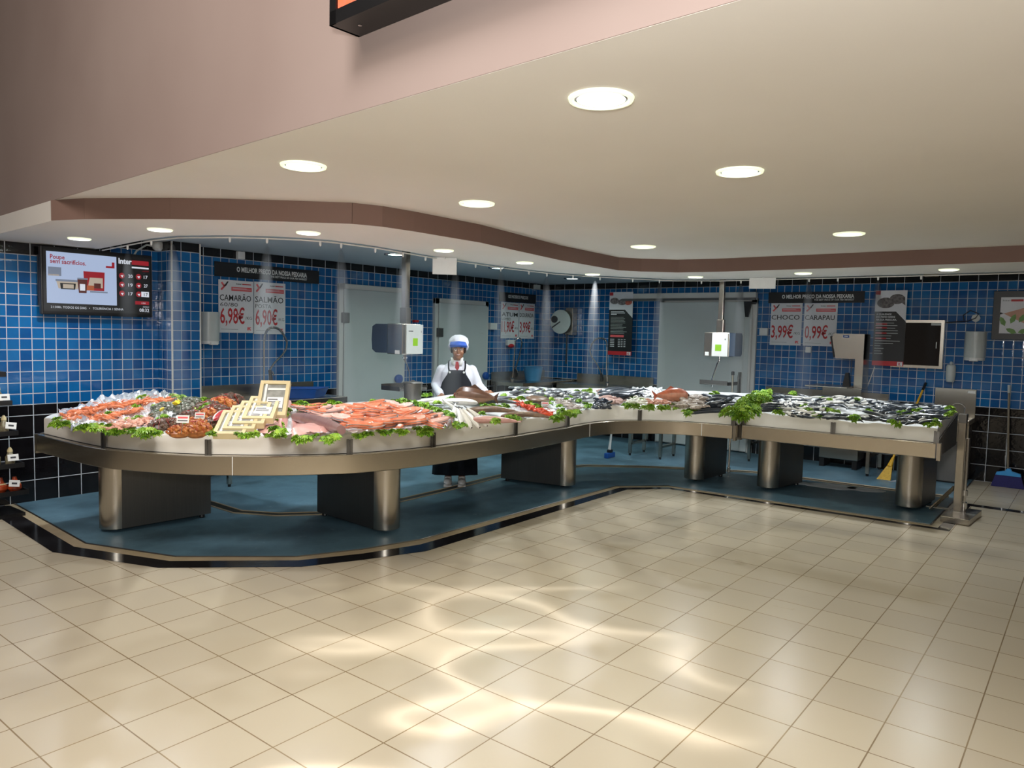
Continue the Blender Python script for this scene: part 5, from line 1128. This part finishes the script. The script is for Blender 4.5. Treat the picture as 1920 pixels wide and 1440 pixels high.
# standpipe before the sliding door
p = on_z(1366, 886, 0.0)
t = thing('stand_pipe', 'slim steel pole standing on the floor before the sliding door', 'pole', (p.x, p.y, .004)); MB().tube([(0, 0, 0), (0, 0, .06)], .022).tube([(0, 0, .06), (0, 0, 1.20)], .014).build('pole', M_ST, t, True); MB().lathe([(.02, 1.20), (.02, 1.24), (.012, 1.245)], 10).build('pole_cap', M_DARK, t)
def spray_tap(pxs, base, gz, label, ax, c, mirror=False):
    f = (lambda x, y: on_y(x, y, c)) if ax == 'y' else (lambda x, y: on_x(x, y, c)); b_ = f(*base); L = Vector((b_.x, b_.y, gz))
    t = thing('spray_tap', label, 'tap', L); K = lambda x, y: f(x, y)-L
    riser, spring, hose = pxs
    MB().lathe([(.03, 0), (.03, .03), (.014, .05), (.001, .055)], 12).build('tap_base', M_CHROME, t, True)
    MB().tube([Vector((0, 0, .04))]+[K(*q) for q in riser], .010, 8).build('riser', M_ST, t, True)
    sp = catmull([K(*q) for q in spring], 10); mb = MB().tube(sp, .008, 8)
    for i in range(0, len(sp)-1, 1):
        d = (sp[min(i+1, len(sp)-1)]-sp[max(0, i-1)]).normalized(); u = d.orthogonal().normalized(); w = d.cross(u)
        mb.tube([sp[i]+(u*math.cos(a)+w*math.sin(a))*.013 for a in (0, 1.26, 2.51, 3.77, 5.03, 6.28)], .003, 4, False)
    mb.build('spring', M_CHROME, t)
    hs = catmull([K(*q) for q in hose], 8); MB().tube(hs, .010, 8).build('hose', M_ST2, t, True)
    e = hs[-1]; g = MB().tube([e, e+Vector((0, -.01, -.06)), e+Vector((0, -.02, -.13))], [.018, .016, .020], 10).tube([e+Vector((0, -.03, -.02)), e+Vector((0, -.05, -.11))], .006, 6)
    g.build('spray_gun', M_DARK, t, True); MB().tube([e+Vector((.02, -.02, -.01)), e+Vector((.03, -.03, -.06))], .006, 6).build('trigger', M_CHROME, t)
    return t
spray_tap(([(495, 700), (495, 640)], [(495, 640), (497, 628), (503, 617), (513, 614), (524, 618), (532, 628), (538, 641)], [(538, 641), (536, 655), (527, 668), (515, 680), (506, 694)]), (495, 745), .866, 'spring spray tap rising before the prawn and salmon posters', 'y', 7.2)
spray_tap(([(962, 700), (965, 660), (966, 640)], [(966, 640), (968, 636), (972, 634), (976, 636), (978, 641), (978, 646), (977, 652)], [(977, 652), (974, 665), (970, 680), (966, 692)]), (960, 745), .886, 'dark thin spray tap under the tuna poster', 'y', 7.35)
spray_tap(([(1137, 690), (1138, 665), (1138, 650)], [(1138, 650), (1137, 640), (1131, 635), (1123, 634), (1115, 638), (1109, 646), (1106, 657)], [(1106, 657), (1109, 668), (1117, 679), (1123, 690), (1127, 700)]), (1138, 745), .866, 'spring spray tap left of the sliding door, before the seafood poster', 'x', 10.2)
# band saw
t = thing('band_saw', 'grey steel band saw with blue maker badge, under the horse mackerel poster', 'band saw', (0, 0, 0)); cc_ = on_x(1583, 700, 10.15); t.location = (10.15, cc_.y, .004); t.rotation_euler = (0, 0, -PI/2)
k_ = 1/(FPX/10.3)
hx = lambda px: (px-1583)*.00745
MB().box(hx(1548), .0, .12, hx(1612), .34, 1.05, .008).build('lower_cabinet', M_ST, t)
MB().box(hx(1598), .02, 1.05, hx(1612), .32, 1.74, .006).build('column', M_ST, t)
MB().prismy([(hx(1559), 1.66), (hx(1562), 1.74), (hx(1612), 1.74), (hx(1612), 1.42), (hx(1567), 1.42)], .0, .30).build('upper_wheel_case', M_ST, t)
MB().prismy([(hx(1557), 1.70), (hx(1559.5), 1.71), (hx(1567), 1.44), (hx(1564), 1.43)], -.01, .31).build('dark_edge', M_DARK, t)
MB().box(hx(1528), -.25, 1.05, hx(1597), .30, 1.068, .003).build('saw_table', M_ST, t)
MB().tube([(hx(1590), .12, 1.06), (hx(1590), .12, 1.44)], .004, 6).build('saw_blade', M_ST2, t)
MB().prismy([(hx(1580), 1.07), (hx(1592), 1.07), (hx(1589), 1.24), (hx(1584), 1.24)], .02, .08).build('pusher', M_DARK, t)
MB().mat(M_BLUEP).box(hx(1578), -.004, 1.69, hx(1588), .0, 1.72).mat(M_WHITE).box(hx(1580), -.006, 1.70, hx(1580)+.045, -.004, 1.71).build('badge', None, t)
kb = MB().lathe([(.05, 0), (.05, .02), (.001, .025)], 18).build('round_knob', M_DGREY, t); kb.rotation_euler = (PI/2, 0, 0); kb.location = (hx(1564), 0, .83)
for a in (hx(1552), hx(1606)): MB().box(a-.03, .03, 0, a+.03, .31, .12).build('foot', M_DARK, t)
# hand-wash sink with cabinet below, beside the gate post
t = thing('hand_wash_sink', 'steel hand-wash sink with splashback and swan-neck tap, right end of the counter', 'sink', (10.28, 1.38, .004)); 
y0, y1 = -.22, .22
MB().box(.24, y0, .76, .262, y1, 1.10, .003).build('splashback', M_ST, t)
MB().box(.2375, y0+.01, 1.05, .2395, y0+.09, 1.08).build('sticker', M_WHITE, t)
MB().box(-.22, y0, .70, .26, y1, .76, .006).box(-.22, y0, .50, -.20, y1, .70).build('basin', M_ST, t)
MB().box(-.20, y0+.02, .02, .25, y1-.02, .70, .004).build('sink_cabinet', M_ST2, t)
MB().box(-.18, y0+.03, 0, .24, y1-.03, .02).build('plinth', M_DARK, t)
arc = [(.18, -.12, .76), (.18, -.12, .86)]+[(.18, -.12+.075-.075*math.cos(a*PI/8), .86+.06*math.sin(a*PI/8)) for a in range(1, 9)]+[(.18, .03, .835)]
MB().tube(arc, .009, 8).build('swan_neck_tap', M_CHROME, t, True); MB().mat(M_CHROME).ell((.16, -.14, .775), (.02, .02, .02), 10, 8).build('tap_handle', None, t, True)
# gate post
g0 = on_z(1786, 975, 0.0); t = thing('gate_post', 'steel gate post with swivel tube and flat foot at the right end of the counter', 'post', (8.20, 1.0, .004)); t.rotation_euler = (0, 0, R2(-4))
MB().box(-.36, -.17, 0, .20, .06, .055, .004).build('base_plate', M_ST, t)
MB().box(-.03, -.035, .055, .03, .03, .97, .004).build('post', M_ST, t); MB().box(-.032, -.037, .90, .032, .032, .985, .003).build('post_cap', M_ST2, t)
MB().tube([(.05, -.045, .055), (.05, -.045, .75)], .016, 10).build('swivel_tube', M_CHROME, t, True); MB().lathe([(.028, .06), (.028, .13), (.02, .14)], 14, .05, -.045).lathe([(.028, .20), (.028, .25)], 14, .05, -.045).build('tube_collar', M_CHROME, t, True)
MB().tube([(-.02, .22, .03), (0, .03, .28)], (.014, .022), 6).box(-.03, .05, .05, .03, .26, .06).build('brace', M_ST, t)
# brooms, squeegee
def stick(name, label, cat, p0, p1, hm, hr, parts):
    t = thing(name, label, cat, p0); d = Vector(p1)-Vector(p0); MB().tube([d*.14, d*.92], hr, 8).build('handle', hm, t, True); MB().tube([d*.92, d], hr*1.25, 8).build('grip', M_DARK if parts != 'blue' else M_GREYP, t, True); return t, d
a = on_z(1657, 899, 0.004); b = on_x(1736, 718, XC-.03)
t, d = stick('broom', 'yellow fan broom with black grip leaning against the blue tiles', 'broom', a, b, M_YEL, .013, 'y')
u = d.normalized(); w = Vector((0, -1, 0)); MB().add([tuple(v) for v in (-w*.075+Vector((-.02, 0, 0)), w*.075+Vector((-.02, 0, 0)), w*.075+Vector((.02, 0, 0)), -w*.075+Vector((.02, 0, 0)), u*.19-w*.03-Vector((.015, 0, 0)), u*.19+w*.03-Vector((.015, 0, 0)), u*.19+w*.03+Vector((.015, 0, 0)), u*.19-w*.03+Vector((.015, 0, 0)))], [(0, 3, 2, 1), (4, 5, 6, 7), (0, 1, 5, 4), (1, 2, 6, 5), (2, 3, 7, 6), (3, 0, 4, 7)]).build('bristles', pm('yellow_bristles', '#cfa53a', .7, var=.3, vscale=60), t)
MB().tube([u*.18, u*.30], [.03, .018], 8).build('socket', M_YEL, t, True)
a = on_z(1889, 914, 0.0); b = on_x(1892, 722, XC-.025)
t, d = stick('broom', 'broom with blue head and violet bristles standing right of the gate post', 'broom', a, b, pm('bare_metal_handle', '#8c8272', .4, .7), .012, 'blue')
MB().prismy([(-.165, .002), (.165, .002), (.125, .14), (-.125, .14)], -.025, .025).build('bristles', pm('violet_bristles', '#1d1a5e', .7, var=.3, vscale=60), t).rotation_euler = (0, 0, -PI/2)
MB().prismy([(-.125, .14), (.125, .14), (.115, .17), (.035, .19), (.018, .22), (-.018, .22), (-.035, .19), (-.115, .17)], -.03, .03).build('broom_head', pm('sky_blue_plastic', '#2f8fd0', .4), t).rotation_euler = (0, 0, -PI/2)
a = on_z(1143, 858, 0.004)
t = thing('floor_brush', 'white-handled brush with blue head hanging under the middle of the counter', 'brush', a)
MB().tube([(0, 0, .10), (.03, -.02, .60)], .012).tube([(.02, .03, .10), (-.02, -.06, .60)], .010).build('handle', M_WHITE, t, True); MB().box(-.10, -.03, 0, .10, .03, .07, .01).build('brush_head', M_BLUEP, t); MB().box(-.03, -.03, .07, .03, .03, .11, .005).build('clamp', M_DARK, t)
# ice dropped on the floor
ic = random.Random(4)
for i, (x, y, s_) in enumerate(((1560, 912, .55), (1620, 918, .4), (1500, 906, .3))):
    p = on_z(x, y, .004); n_ = 22
    mb = MB(); out = [(s_*(1+.35*noise.noise(Vector((k*.7, i*3, 0))))*math.cos(2*PI*k/n_)*.55, s_*.5*(1+.4*noise.noise(Vector((k*.9, i*7, 2))))*math.sin(2*PI*k/n_)*.6) for k in range(n_)]
    o = mb.prism(out, 0, .006, [(a_*.8, b_*.8) for a_, b_ in out]).build('ice_spill', M_ICE, None); o.location = p; o.rotation_euler = (0, 0, R2(-75))
    tag(o, ('widest patch of spilled ice on the blue floor between the two straight-counter pedestals', 'patch of spilled ice beside the yellow fan broom', 'small patch of spilled ice behind the first pedestal of the straight counter')[i], 'ice', None, 'stuff')
tag(MB().mat(M_PAPER).add([(0, 0, 0), (.16, -.06, .004), (.20, -.18, .02), (.10, -.24, .006), (.04, -.12, .03)], [(0, 1, 4), (1, 2, 4), (2, 3, 4), (3, 0, 4)]).build('paper_scrap', None, None), 'crumpled white scrap on the blue floor under the straight counter', 'scrap').location = on_z(1665, 903, .006)
# ---------------------------------------------------------------- shelf rack at the left edge
YR = 7.25
t = thing('display_rack', 'black rack with sloping shelves of jars at the left edge', 'rack', (1.72, YR, .001))
MB().box(-.06, -.03, 0, -.02, .03, 1.5).box(-.06, .25, 0, -.02, .31, 1.5).build('upright', M_DARK, t)
SHV = [(697, 1.24, .52), (747, 1.0, .56), (804, .745, .60), (862, .47, .64), (914, .235, .67)]
for y, z, rt in SHV:
    MB().box(-.5, -.14, z-.045, rt, .14, z-.03, .003).box(-.5, -.15, z-.045, rt+.012, -.14, z-.005).box(rt, -.14, z-.045, rt+.012, .14, z-.005).build('shelf', M_DARK, t)
MB().box(-.5, -.12, 0, .66, .25, .03).build('rack_base', M_DARK, t)
jar_m = pm('jar_glass_food', '#8d8a70', .25, var=.5, vscale=40, color2='#5d4a38'); cap = pm('jar_cap', '#c9b98e', .4); onm = pm('terracotta_pot', '#a8431f', .3, var=.3, vscale=20)
jar = thing('jar', 'x', 'jar'); MB().lathe([(.030, 0), (.036, .01), (.036, .07), (.022, .095), (.018, .11)], 14).build('glass', jar_m, jar, True); MB().lathe([(.021, .11), (.021, .125), (.008, .15), (.001, .152)], 12).build('cap', cap, jar, True)
pot = thing('clay_pot', 'x', 'pot'); MB().lathe([(.03, 0), (.052, .03), (.05, .06), (.028, .085), (.022, .10), (.014, .13), (.001, .132)], 16).build('pot_body', onm, pot, True); MB().lathe([(.045, .072), (.03, .082)], 12, caps=False).build('cloth_collar', cap, pot, True)
fj = fp = True
for si, (y, z, rt) in enumerate(SHV):
    for k in range(3):
        src = pot if si in (0, 4) else jar; x_ = 1.72+rt-.06-.095*k
        f = (fp if src is pot else fj); o = src if f else copy_tree(src)
        if src is pot: fp = False
        else: fj = False
        o.location = (x_, YR-.04+.03*(k % 2), z-.0298); o['label'] = ('glossy red-brown clay pot on the top shelf of the left rack', 'jar with pale cap on the second shelf of the left rack', 'jar with pointed cap on the middle shelf of the left rack', 'jar with pointed cap on the fourth shelf of the left rack', 'glossy red-brown clay pot on the lowest shelf of the left rack')[si]; o['group'] = ('clay pots on the top shelf', 'jars on the second shelf', 'jars on the middle shelf', 'jars on the fourth shelf', 'clay pots on the lowest shelf')[si]
tg = MB().mat(M_WHITE).box(-.04, 0, 0, .04, .003, .055).mat(M_DGREY).box(-.02, -.001, .02, .02, 0, .035).build('shelf_tag', None)
for i, (dx, z) in enumerate(((.545, 1.0), (.585, .76), (.60, .49), (.60, .27))):
    o = place(tg, (1.72+dx-.03, YR-.15, z-.02+.02), (R2(-12), R2(10*(i % 2)), 0), 1, i == 0); tag(o, ('white price card on the second shelf of the left rack', 'white price card on the middle shelf of the left rack', 'tilted white price card on the fourth shelf of the left rack', 'white price card on the lowest shelf of the left rack')[i], 'price card', 'price cards on the left rack')

# ---------------------------------------------------------------- the woman behind the counter
pw = on_z(858, 909, 0.0)
ROOT = Vector((5.93, 5.43, .004)); RZ = R2(-47.6)
skin = pm('tan_skin', '#9a6a4c', .5, var=.08, vscale=20, sss=.06); coat_m = pm('white_coat_cotton', '#dfe0ea', .8, var=.05, vscale=25, bump=.15, bscale=30)
navy = pm('navy_apron_cloth', '#111520', .75, var=.2, vscale=15); hair_m = pm('black_hair', '#17110e', .5, var=.3)
def capsule(mb, pts, rad, n=12):
    mb.tube(pts, rad, n); 
    for p, r_ in ((pts[0], rad[0]), (pts[-1], rad[-1])):
        q_ = r_ if isinstance(r_, tuple) else (r_, r_); k_ = min(q_); mb.ell(p, (k_, k_, k_), 10, 6)
def loft(mb, secs, n=24):      # (x, y, z, rx, ry) stacked sections
    vs = []
    for (x, y, z, rx, ry) in secs:
        for j in range(n):
            a = 2*PI*j/n; vs.append((x+rx*math.cos(a), y+ry*math.sin(a), z))
    k = len(secs); mb.add(vs, [(i*n+j, i*n+(j+1) % n, (i+1)*n+(j+1) % n, (i+1)*n+j) for i in range(k-1) for j in range(n)]+[list(range(n))[::-1], list(range((k-1)*n, k*n))])
def fused(mb, name, mat, parent, voxel, smooth_it=6):
    o = mb.build(name, mat, None, False, flip=False)
    m1 = o.modifiers.new('r', 'REMESH'); m1.mode = 'VOXEL'; m1.voxel_size = voxel; m1.use_smooth_shade = True
    m2 = o.modifiers.new('s', 'SMOOTH'); m2.iterations = smooth_it; m2.factor = .5
    CT.view_layer.update(); dg = CT.evaluated_depsgraph_get(); me = bpy.data.meshes.new_from_object(o.evaluated_get(dg))
    o.modifiers.clear(); old = o.data; o.data = me; bpy.data.meshes.remove(old); me.name = name
    if not me.materials: me.materials.append(mat)
    me.polygons.foreach_set('use_smooth', [True]*len(me.polygons))
    if parent: o.parent = parent
    return o
mb = MB()
HX, HZ = .012, 1.455
mb.ell((HX, 0, HZ+.02), (.074, .092, .098), 20, 14); mb.ell((HX, -.026, HZ-.035), (.056, .062, .072), 16, 12); mb.ell((HX, -.055, HZ-.082), (.028, .026, .024), 12, 8)
mb.ell((HX, -.096, HZ-.012), (.0115, .018, .020), 10, 8); mb.tube([(HX, -.084, HZ+.025), (HX, -.10, HZ-.012)], [.007, .010], 8)
for s_ in (-1, 1):
    mb.ell((HX+s_*.034, -.070, HZ-.030), (.022, .020, .020), 10, 8); mb.ell((HX+s_*.075, .005, HZ-.005), (.010, .018, .030), 10, 8)
mb.ell((HX, -.082, HZ-.052), (.024, .012, .011), 12, 8)
capsule(mb, [(HX, .01, HZ-.06), (.004, .015, 1.32)], [.052, .056])
loft(mb, [(0, .01, .86, .155, .10), (0, .01, 1.0, .135, .09), (0, .005, 1.14, .15, .098), (0, .01, 1.25, .165, .09), (0, .015, 1.31, .10, .065), (0, .015, 1.34, .055, .05)])
AR = {'r': [(-.160, .01, 1.238), (-.225, .03, 1.07), (-.165, -.185, .985)], 'l': [(.160, .01, 1.238), (.235, .03, 1.07), (.31, -.13, 1.015)]}
for k_ in AR: capsule(mb, AR[k_], [.05, .038, .026])
for s_ in (-1, 1): capsule(mb, [(s_*.085, .01, .88), (s_*.085, 0, .48), (s_*.075, .02, .09)], [.085, .055, .038])
def hand(mb, w, d, side, curl):
    w = Vector(w); d = Vector(d).normalized(); up = Vector((0, 0, 1)); sd = d.cross(up).normalized(); nn = sd.cross(d)
    mb.tube([w, w+d*.04, w+d*.085], [(.024, .018), (.038, .015), (.036, .013)], 10)
    for i in range(4):
        o_ = sd*((i-1.5)*.019); L = (.062, .072, .068, .054)[i if side > 0 else 3-i]; b_ = w+d*.082+o_
        mb.tube([b_, b_+d*L*.45-nn*L*curl*.2, b_+d*L*.8-nn*L*curl*.65, b_+d*L*(1-.25*curl)-nn*L*curl*1.05], [.0095, .009, .008, .0065], 8)
    b_ = w+d*.025+sd*(.028*side); mb.tube([b_, b_+sd*.022*side+d*.028, b_+sd*.03*side+d*.055-nn*.008], [.012, .0105, .008], 8)
hand(mb, (-.158, -.195, .985), (.15, -.85, -.30), 1, .35)
hand(mb, (.318, -.145, 1.015), (.28, -.8, .06), -1, .75)
body = fused(mb, 'person', skin, None, .006)
body.location = ROOT; body.rotation_euler = (0, 0, RZ); tag(body, 'woman in white coat, navy apron and white cap with blue band, standing behind the counter', 'person')
# face details
def bit(name, mt, fn): o = MB().mat(mt); fn(o); return o.build(name, None, body, True)
for s_ in (-1, 1):
    bit('eye', M_WHITE, lambda o: (o.ell((HX+s_*.030, -.0835, HZ+.006), (.013, .006, .006), 10, 6), o.mat(M_DARK).ell((HX+s_*.030, -.0885, HZ+.006), (.0055, .003, .0055), 8, 6)))
    bit('eyebrow', hair_m, lambda o: o.tube([(HX+s_*.014, -.0925, HZ+.024), (HX+s_*.032, -.0915, HZ+.030), (HX+s_*.048, -.080, HZ+.024)], [.003, .0035, .002], 6))
bit('mouth', pm('lips', '#8f3b35', .4), lambda o: (o.tube([(HX+x, -.093+abs(x)*.45, HZ-.052+abs(x)*.25) for x in (-.026, -.014, 0, .014, .026)], [.003, .006, .0065, .006, .003], 8), o.mat(M_WHITE).tube([(HX+x, -.0995+abs(x)*.5, HZ-.0505+abs(x)*.2) for x in (-.014, 0, .014)], [.002, .003, .002], 6)))
gl = MB()
for s_ in (-1, 1): gl.tube([(HX+s_*(.031)+.021*math.cos(a*PI/6), -.100+.10*abs(.0), HZ+.006+.014*math.sin(a*PI/6)) for a in range(13)], .0013, 5, False).tube([(HX+s_*.052, -.10, HZ+.008), (HX+s_*.074, -.05, HZ+.006), (HX+s_*.08, .0, HZ+.004)], .0013, 5)
gl.tube([(HX-.010, -.100, HZ+.010), (HX+.010, -.100, HZ+.010)], .0013, 5); gl.build('glasses', M_ST, body)
hm_ = MB(); 
for s_ in (-1, 1): hm_.ell((HX+s_*.068, -.018, HZ+.012), (.016, .035, .05), 12, 8)
hm_.ell((HX, .045, HZ-.005), (.072, .06, .075), 14, 10); fused(hm_, 'hair', hair_m, body, .006, 3)
cp = MB().ell((HX+.004, .020, HZ+.085), (.110, .110, .080), 26, 14, lambda p: p+Vector((noise.noise(p*28)*.010, noise.noise(p*28+Vector((4, 0, 0)))*.010, noise.noise(p*24)*.008)))
cp.tube([(HX+.098*math.cos(a*PI/16), .018+.100*math.sin(a*PI/16), HZ+.050+.008*math.sin(a*2.2)-.045*max(0, math.sin(a*PI/16)+.35)) for a in range(33)], .016, 8, False); fused(cp, 'cap', coat_m, body, .006, 3)
vb = MB(); vs = []; n_ = 18
for k in range(n_+1):
    a = -PI/2+(k/n_-.5)*2.3; 
    for rx_, ry_, z_ in ((.094, .122, HZ+.036), (.103, .128, HZ+.060), (.094, .116, HZ+.096)): vs.append((HX+rx_*math.cos(a), .008+ry_*math.sin(a), z_-.012*abs(k/n_-.5)*2))
vb.add(vs, [(k*3+j, (k+1)*3+j, (k+1)*3+j+1, k*3+j+1) for k in range(n_) for j in range(2)]).build('cap_band', pm('royal_blue_cloth', '#2f5fc4', .6), body, True, thick=.004)
ct = MB(); loft(ct, [(0, .01, .80, .195, .135), (0, .01, .92, .185, .13), (0, .005, 1.05, .168, .122), (0, .005, 1.16, .180, .128), (0, .01, 1.22, .186, .115), (0, .015, 1.275, .15, .085), (0, .015, 1.325, .085, .062), (0, .012, 1.345, .066, .058)])
for k_, e_ in (('r', (-.172, -.165, .988)), ('l', (.300, -.110, 1.018))): capsule(ct, [AR[k_][0], AR[k_][1], e_], [.060, .055, .045])
fused(ct, 'coat', coat_m, body, .008, 5)
bit('shirt_collar', M_WHITE, lambda o: [o.add([(s_*.012, -.085, 1.285), (s_*.060, -.070, 1.30), (s_*.068, -.030, 1.375), (s_*.045, -.045, 1.375)], [(0, 1, 2, 3)]) for s_ in (-1, 1)]).modifiers.new('t', 'SOLIDIFY').thickness = .006
bit('tie', pm('red_tie', '#9c1c24', .6), lambda o: o.prismy([(-.012, 1.335), (.014, 1.335), (.026, 1.27), (.004, 1.235), (-.020, 1.27)], -.135, -.120))
ap = MB(); vs = []; rows = [(1.245, .085, 0), (1.20, .10, 0), (1.12, .150, 0), (1.04, .175, 0), (.95, .195, .0), (.85, .21, 0), (.6, .225, .01), (.35, .235, .02), (.12, .245, .03)]; nc = 16
def ys(x, z, hw):
    dd = .142 if z > .9 else .15; yy = -dd*math.sqrt(max(.04, 1-(x/(.245 if z > .8 else .28))**2))-.006
    return yy
for z, hw, o_ in rows:
    for k in range(nc+1):
        x = (k/nc-.5)*2*hw; vs.append((x, ys(x, z, hw)-.012*math.sin(k*1.3)*(1 if z < .8 else 0), z))
ap.add(vs, [(j*(nc+1)+k, j*(nc+1)+k+1, (j+1)*(nc+1)+k+1, (j+1)*(nc+1)+k) for j in range(len(rows)-1) for k in range(nc)]).build('apron', navy, body, True, thick=.006)
sk = MB(); loft(sk, [(0, .02, .14, .225, .145), (0, .02, .4, .215, .14), (0, .015, .7, .20, .135), (0, .01, .86, .185, .128)]); sk.build('skirt', pm('black_skirt_cloth', '#101015', .8), body, True)
for s_ in (-1, 1):
    bit('apron_strap', navy, lambda o: o.tube([(s_*.080, -.128, 1.235), (s_*.088, -.122, 1.27), (s_*.09, -.085, 1.315), (s_*.088, -.0, 1.335)], [(.004, .012)]*4, 6)); bit('button', M_WHITE, lambda o: o.ell((s_*.075, -.147, 1.222), (.012, .005, .012), 12, 6))
MB().mat(M_WHITE).text('Inter', .055, .985, .018, .085, y=-.162, bold=.04).mat(M_RED).box(.10, -.162, 1.005, .145, -.158, 1.010).build('apron_print', None, body)
for s_ in (-1, 1):
    sh = MB(); sh.ell((s_*.075, -.05, .035), (.046, .125, .036), 16, 8, lambda p: Vector((p.x, p.y, max(p.z, .012)))).ell((s_*.075, .03, .06), (.042, .055, .05), 12, 8); sh.mat(M_DARK).box(s_*.075-.043, -.165, 0, s_*.075+.043, .075, .014, .005)
    q_ = MB(); 
    so = sh; so.mats = [M_WHITE, M_DARK] if False else so.mats
    sh.mats[0] if sh.mats else None
    o = sh.build('shoe', None, body, True); 
    if o.data.materials and len(o.data.materials) == 1: o.data.materials.clear(); o.data.materials.append(pm('white_clog', '#cfccc8', .45)); o.data.materials.append(M_DARK)
# grouper held on the ice
gr = fishmesh('grouper', .40, .17, .13, pm('grouper_brown', '#5f3f2c', .3, var=.3, vscale=14), pm('grouper_side', '#7c5a48', .3, var=.3, vscale=14), pm('grouper_belly', '#a07a66', .35, var=.2), 0, mouth=pm('grouper_mouth', '#8c4438', .4))
p = on_ice(893, 743, .09); tag(place(gr, p, (.15, R2(4), R2(-56)), 1, True), 'big brown grouper held by the woman with her left hand', 'fish')

# ---------------------------------------------------------------- fine mist falling from the nozzles
def mist_mat(kd, nm):
    m_ = bpy.data.materials.new(nm); m_.use_nodes = True; t = m_.node_tree; t.nodes.clear()
    out = t.nodes.new('ShaderNodeOutputMaterial'); vs = t.nodes.new('ShaderNodeVolumeScatter'); vs.inputs['Color'].default_value = (.93, .96, 1, 1); vs.inputs['Anisotropy'].default_value = .2
    tc = t.nodes.new('ShaderNodeTexCoord'); sp = t.nodes.new('ShaderNodeSeparateXYZ'); t.links.new(tc.outputs['Object'], sp.inputs[0])
    def M(op, a, b=0.0):
        x = t.nodes.new('ShaderNodeMath'); x.operation = op
        for i, v in enumerate((a, b)):
            if isinstance(v, bpy.types.NodeSocket): t.links.new(v, x.inputs[i])
            else: x.inputs[i].default_value = v
        return x.outputs[0]
    z = M('MULTIPLY', sp.outputs[2], -1.0)                       # metres below the nozzle
    R = M('ADD', .012, M('MULTIPLY', M('POWER', M('MAXIMUM', z, .0001), .55), .095))
    r2 = M('ADD', M('MULTIPLY', sp.outputs[0], sp.outputs[0]), M('MULTIPLY', sp.outputs[1], sp.outputs[1]))
    f = M('MAXIMUM', M('SUBTRACT', 1.0, M('DIVIDE', r2, M('MULTIPLY', R, R))), 0.0)
    g = M('ADD', M('MULTIPLY', M('POWER', 2.718, M('MULTIPLY', z, -5.5)), 20.0), .75)
    t.links.new(M('MULTIPLY', M('MULTIPLY', f, g), kd), vs.inputs['Density']); t.links.new(vs.outputs[0], out.inputs['Volume']); return m_
MIST = mist_mat(1.0, 'water_mist'); MIST2 = mist_mat(.3, 'thin_water_mist')
PL = [(312, 448, 'mist plume falling beside the pillar, right of the television', 1.0), (241, 462, 'faint mist plume in front of the right side of the television', .9), (493, 446, 'mist plume in front of the salmon price poster', 1.0), (662, 457, 'mist plume in front of the left part of the first door', .9),
      (787, 475, 'mist plume between the first scale pole and the second door', 1.1), (892, 490, 'mist plume before the right edge of the second door', .9), (980, 502, 'mist plume in front of the faded price poster', 1.2), (1046, 513, 'mist plume in front of the hose reel', 1.2), (1130, 519, 'mist plume left of the seafood poster', 1.1),
      (1250, 525, 'mist plume in front of the left end of the sliding door', 1.0), (1368, 523, 'mist plume right of the second scale pole', .9), (1496, 519, 'mist plume in front of the cuttlefish poster', 1.1), (1638, 516, 'mist plume left of the grey fish poster', 1.1)]
for i, (x, y, lb, k_) in enumerate(PL):
    p = on_z(x, y, 2.335); q = min((pp[a].lerp(pp[a+1], k/20) for a in range(len(pp)-1) for k in range(21)), key=lambda v: (v.xy-p.xy).length)
    H_ = 1.30; prof = [(.012+.095*(H_*(j/14)**1.6)**.55*k_**.5, -H_*(j/14)**1.6) for j in range(15)]
    o = MB().lathe(prof[::-1], 14).build('mist_plume', MIST2 if i == 1 else MIST, None, True); o.location = (q.x, q.y, 2.298); o.rotation_euler = (0, R2((i % 3-1)*2.0), 0)
    tag(o, lb, 'mist', 'mist plumes below the nozzles', 'stuff')
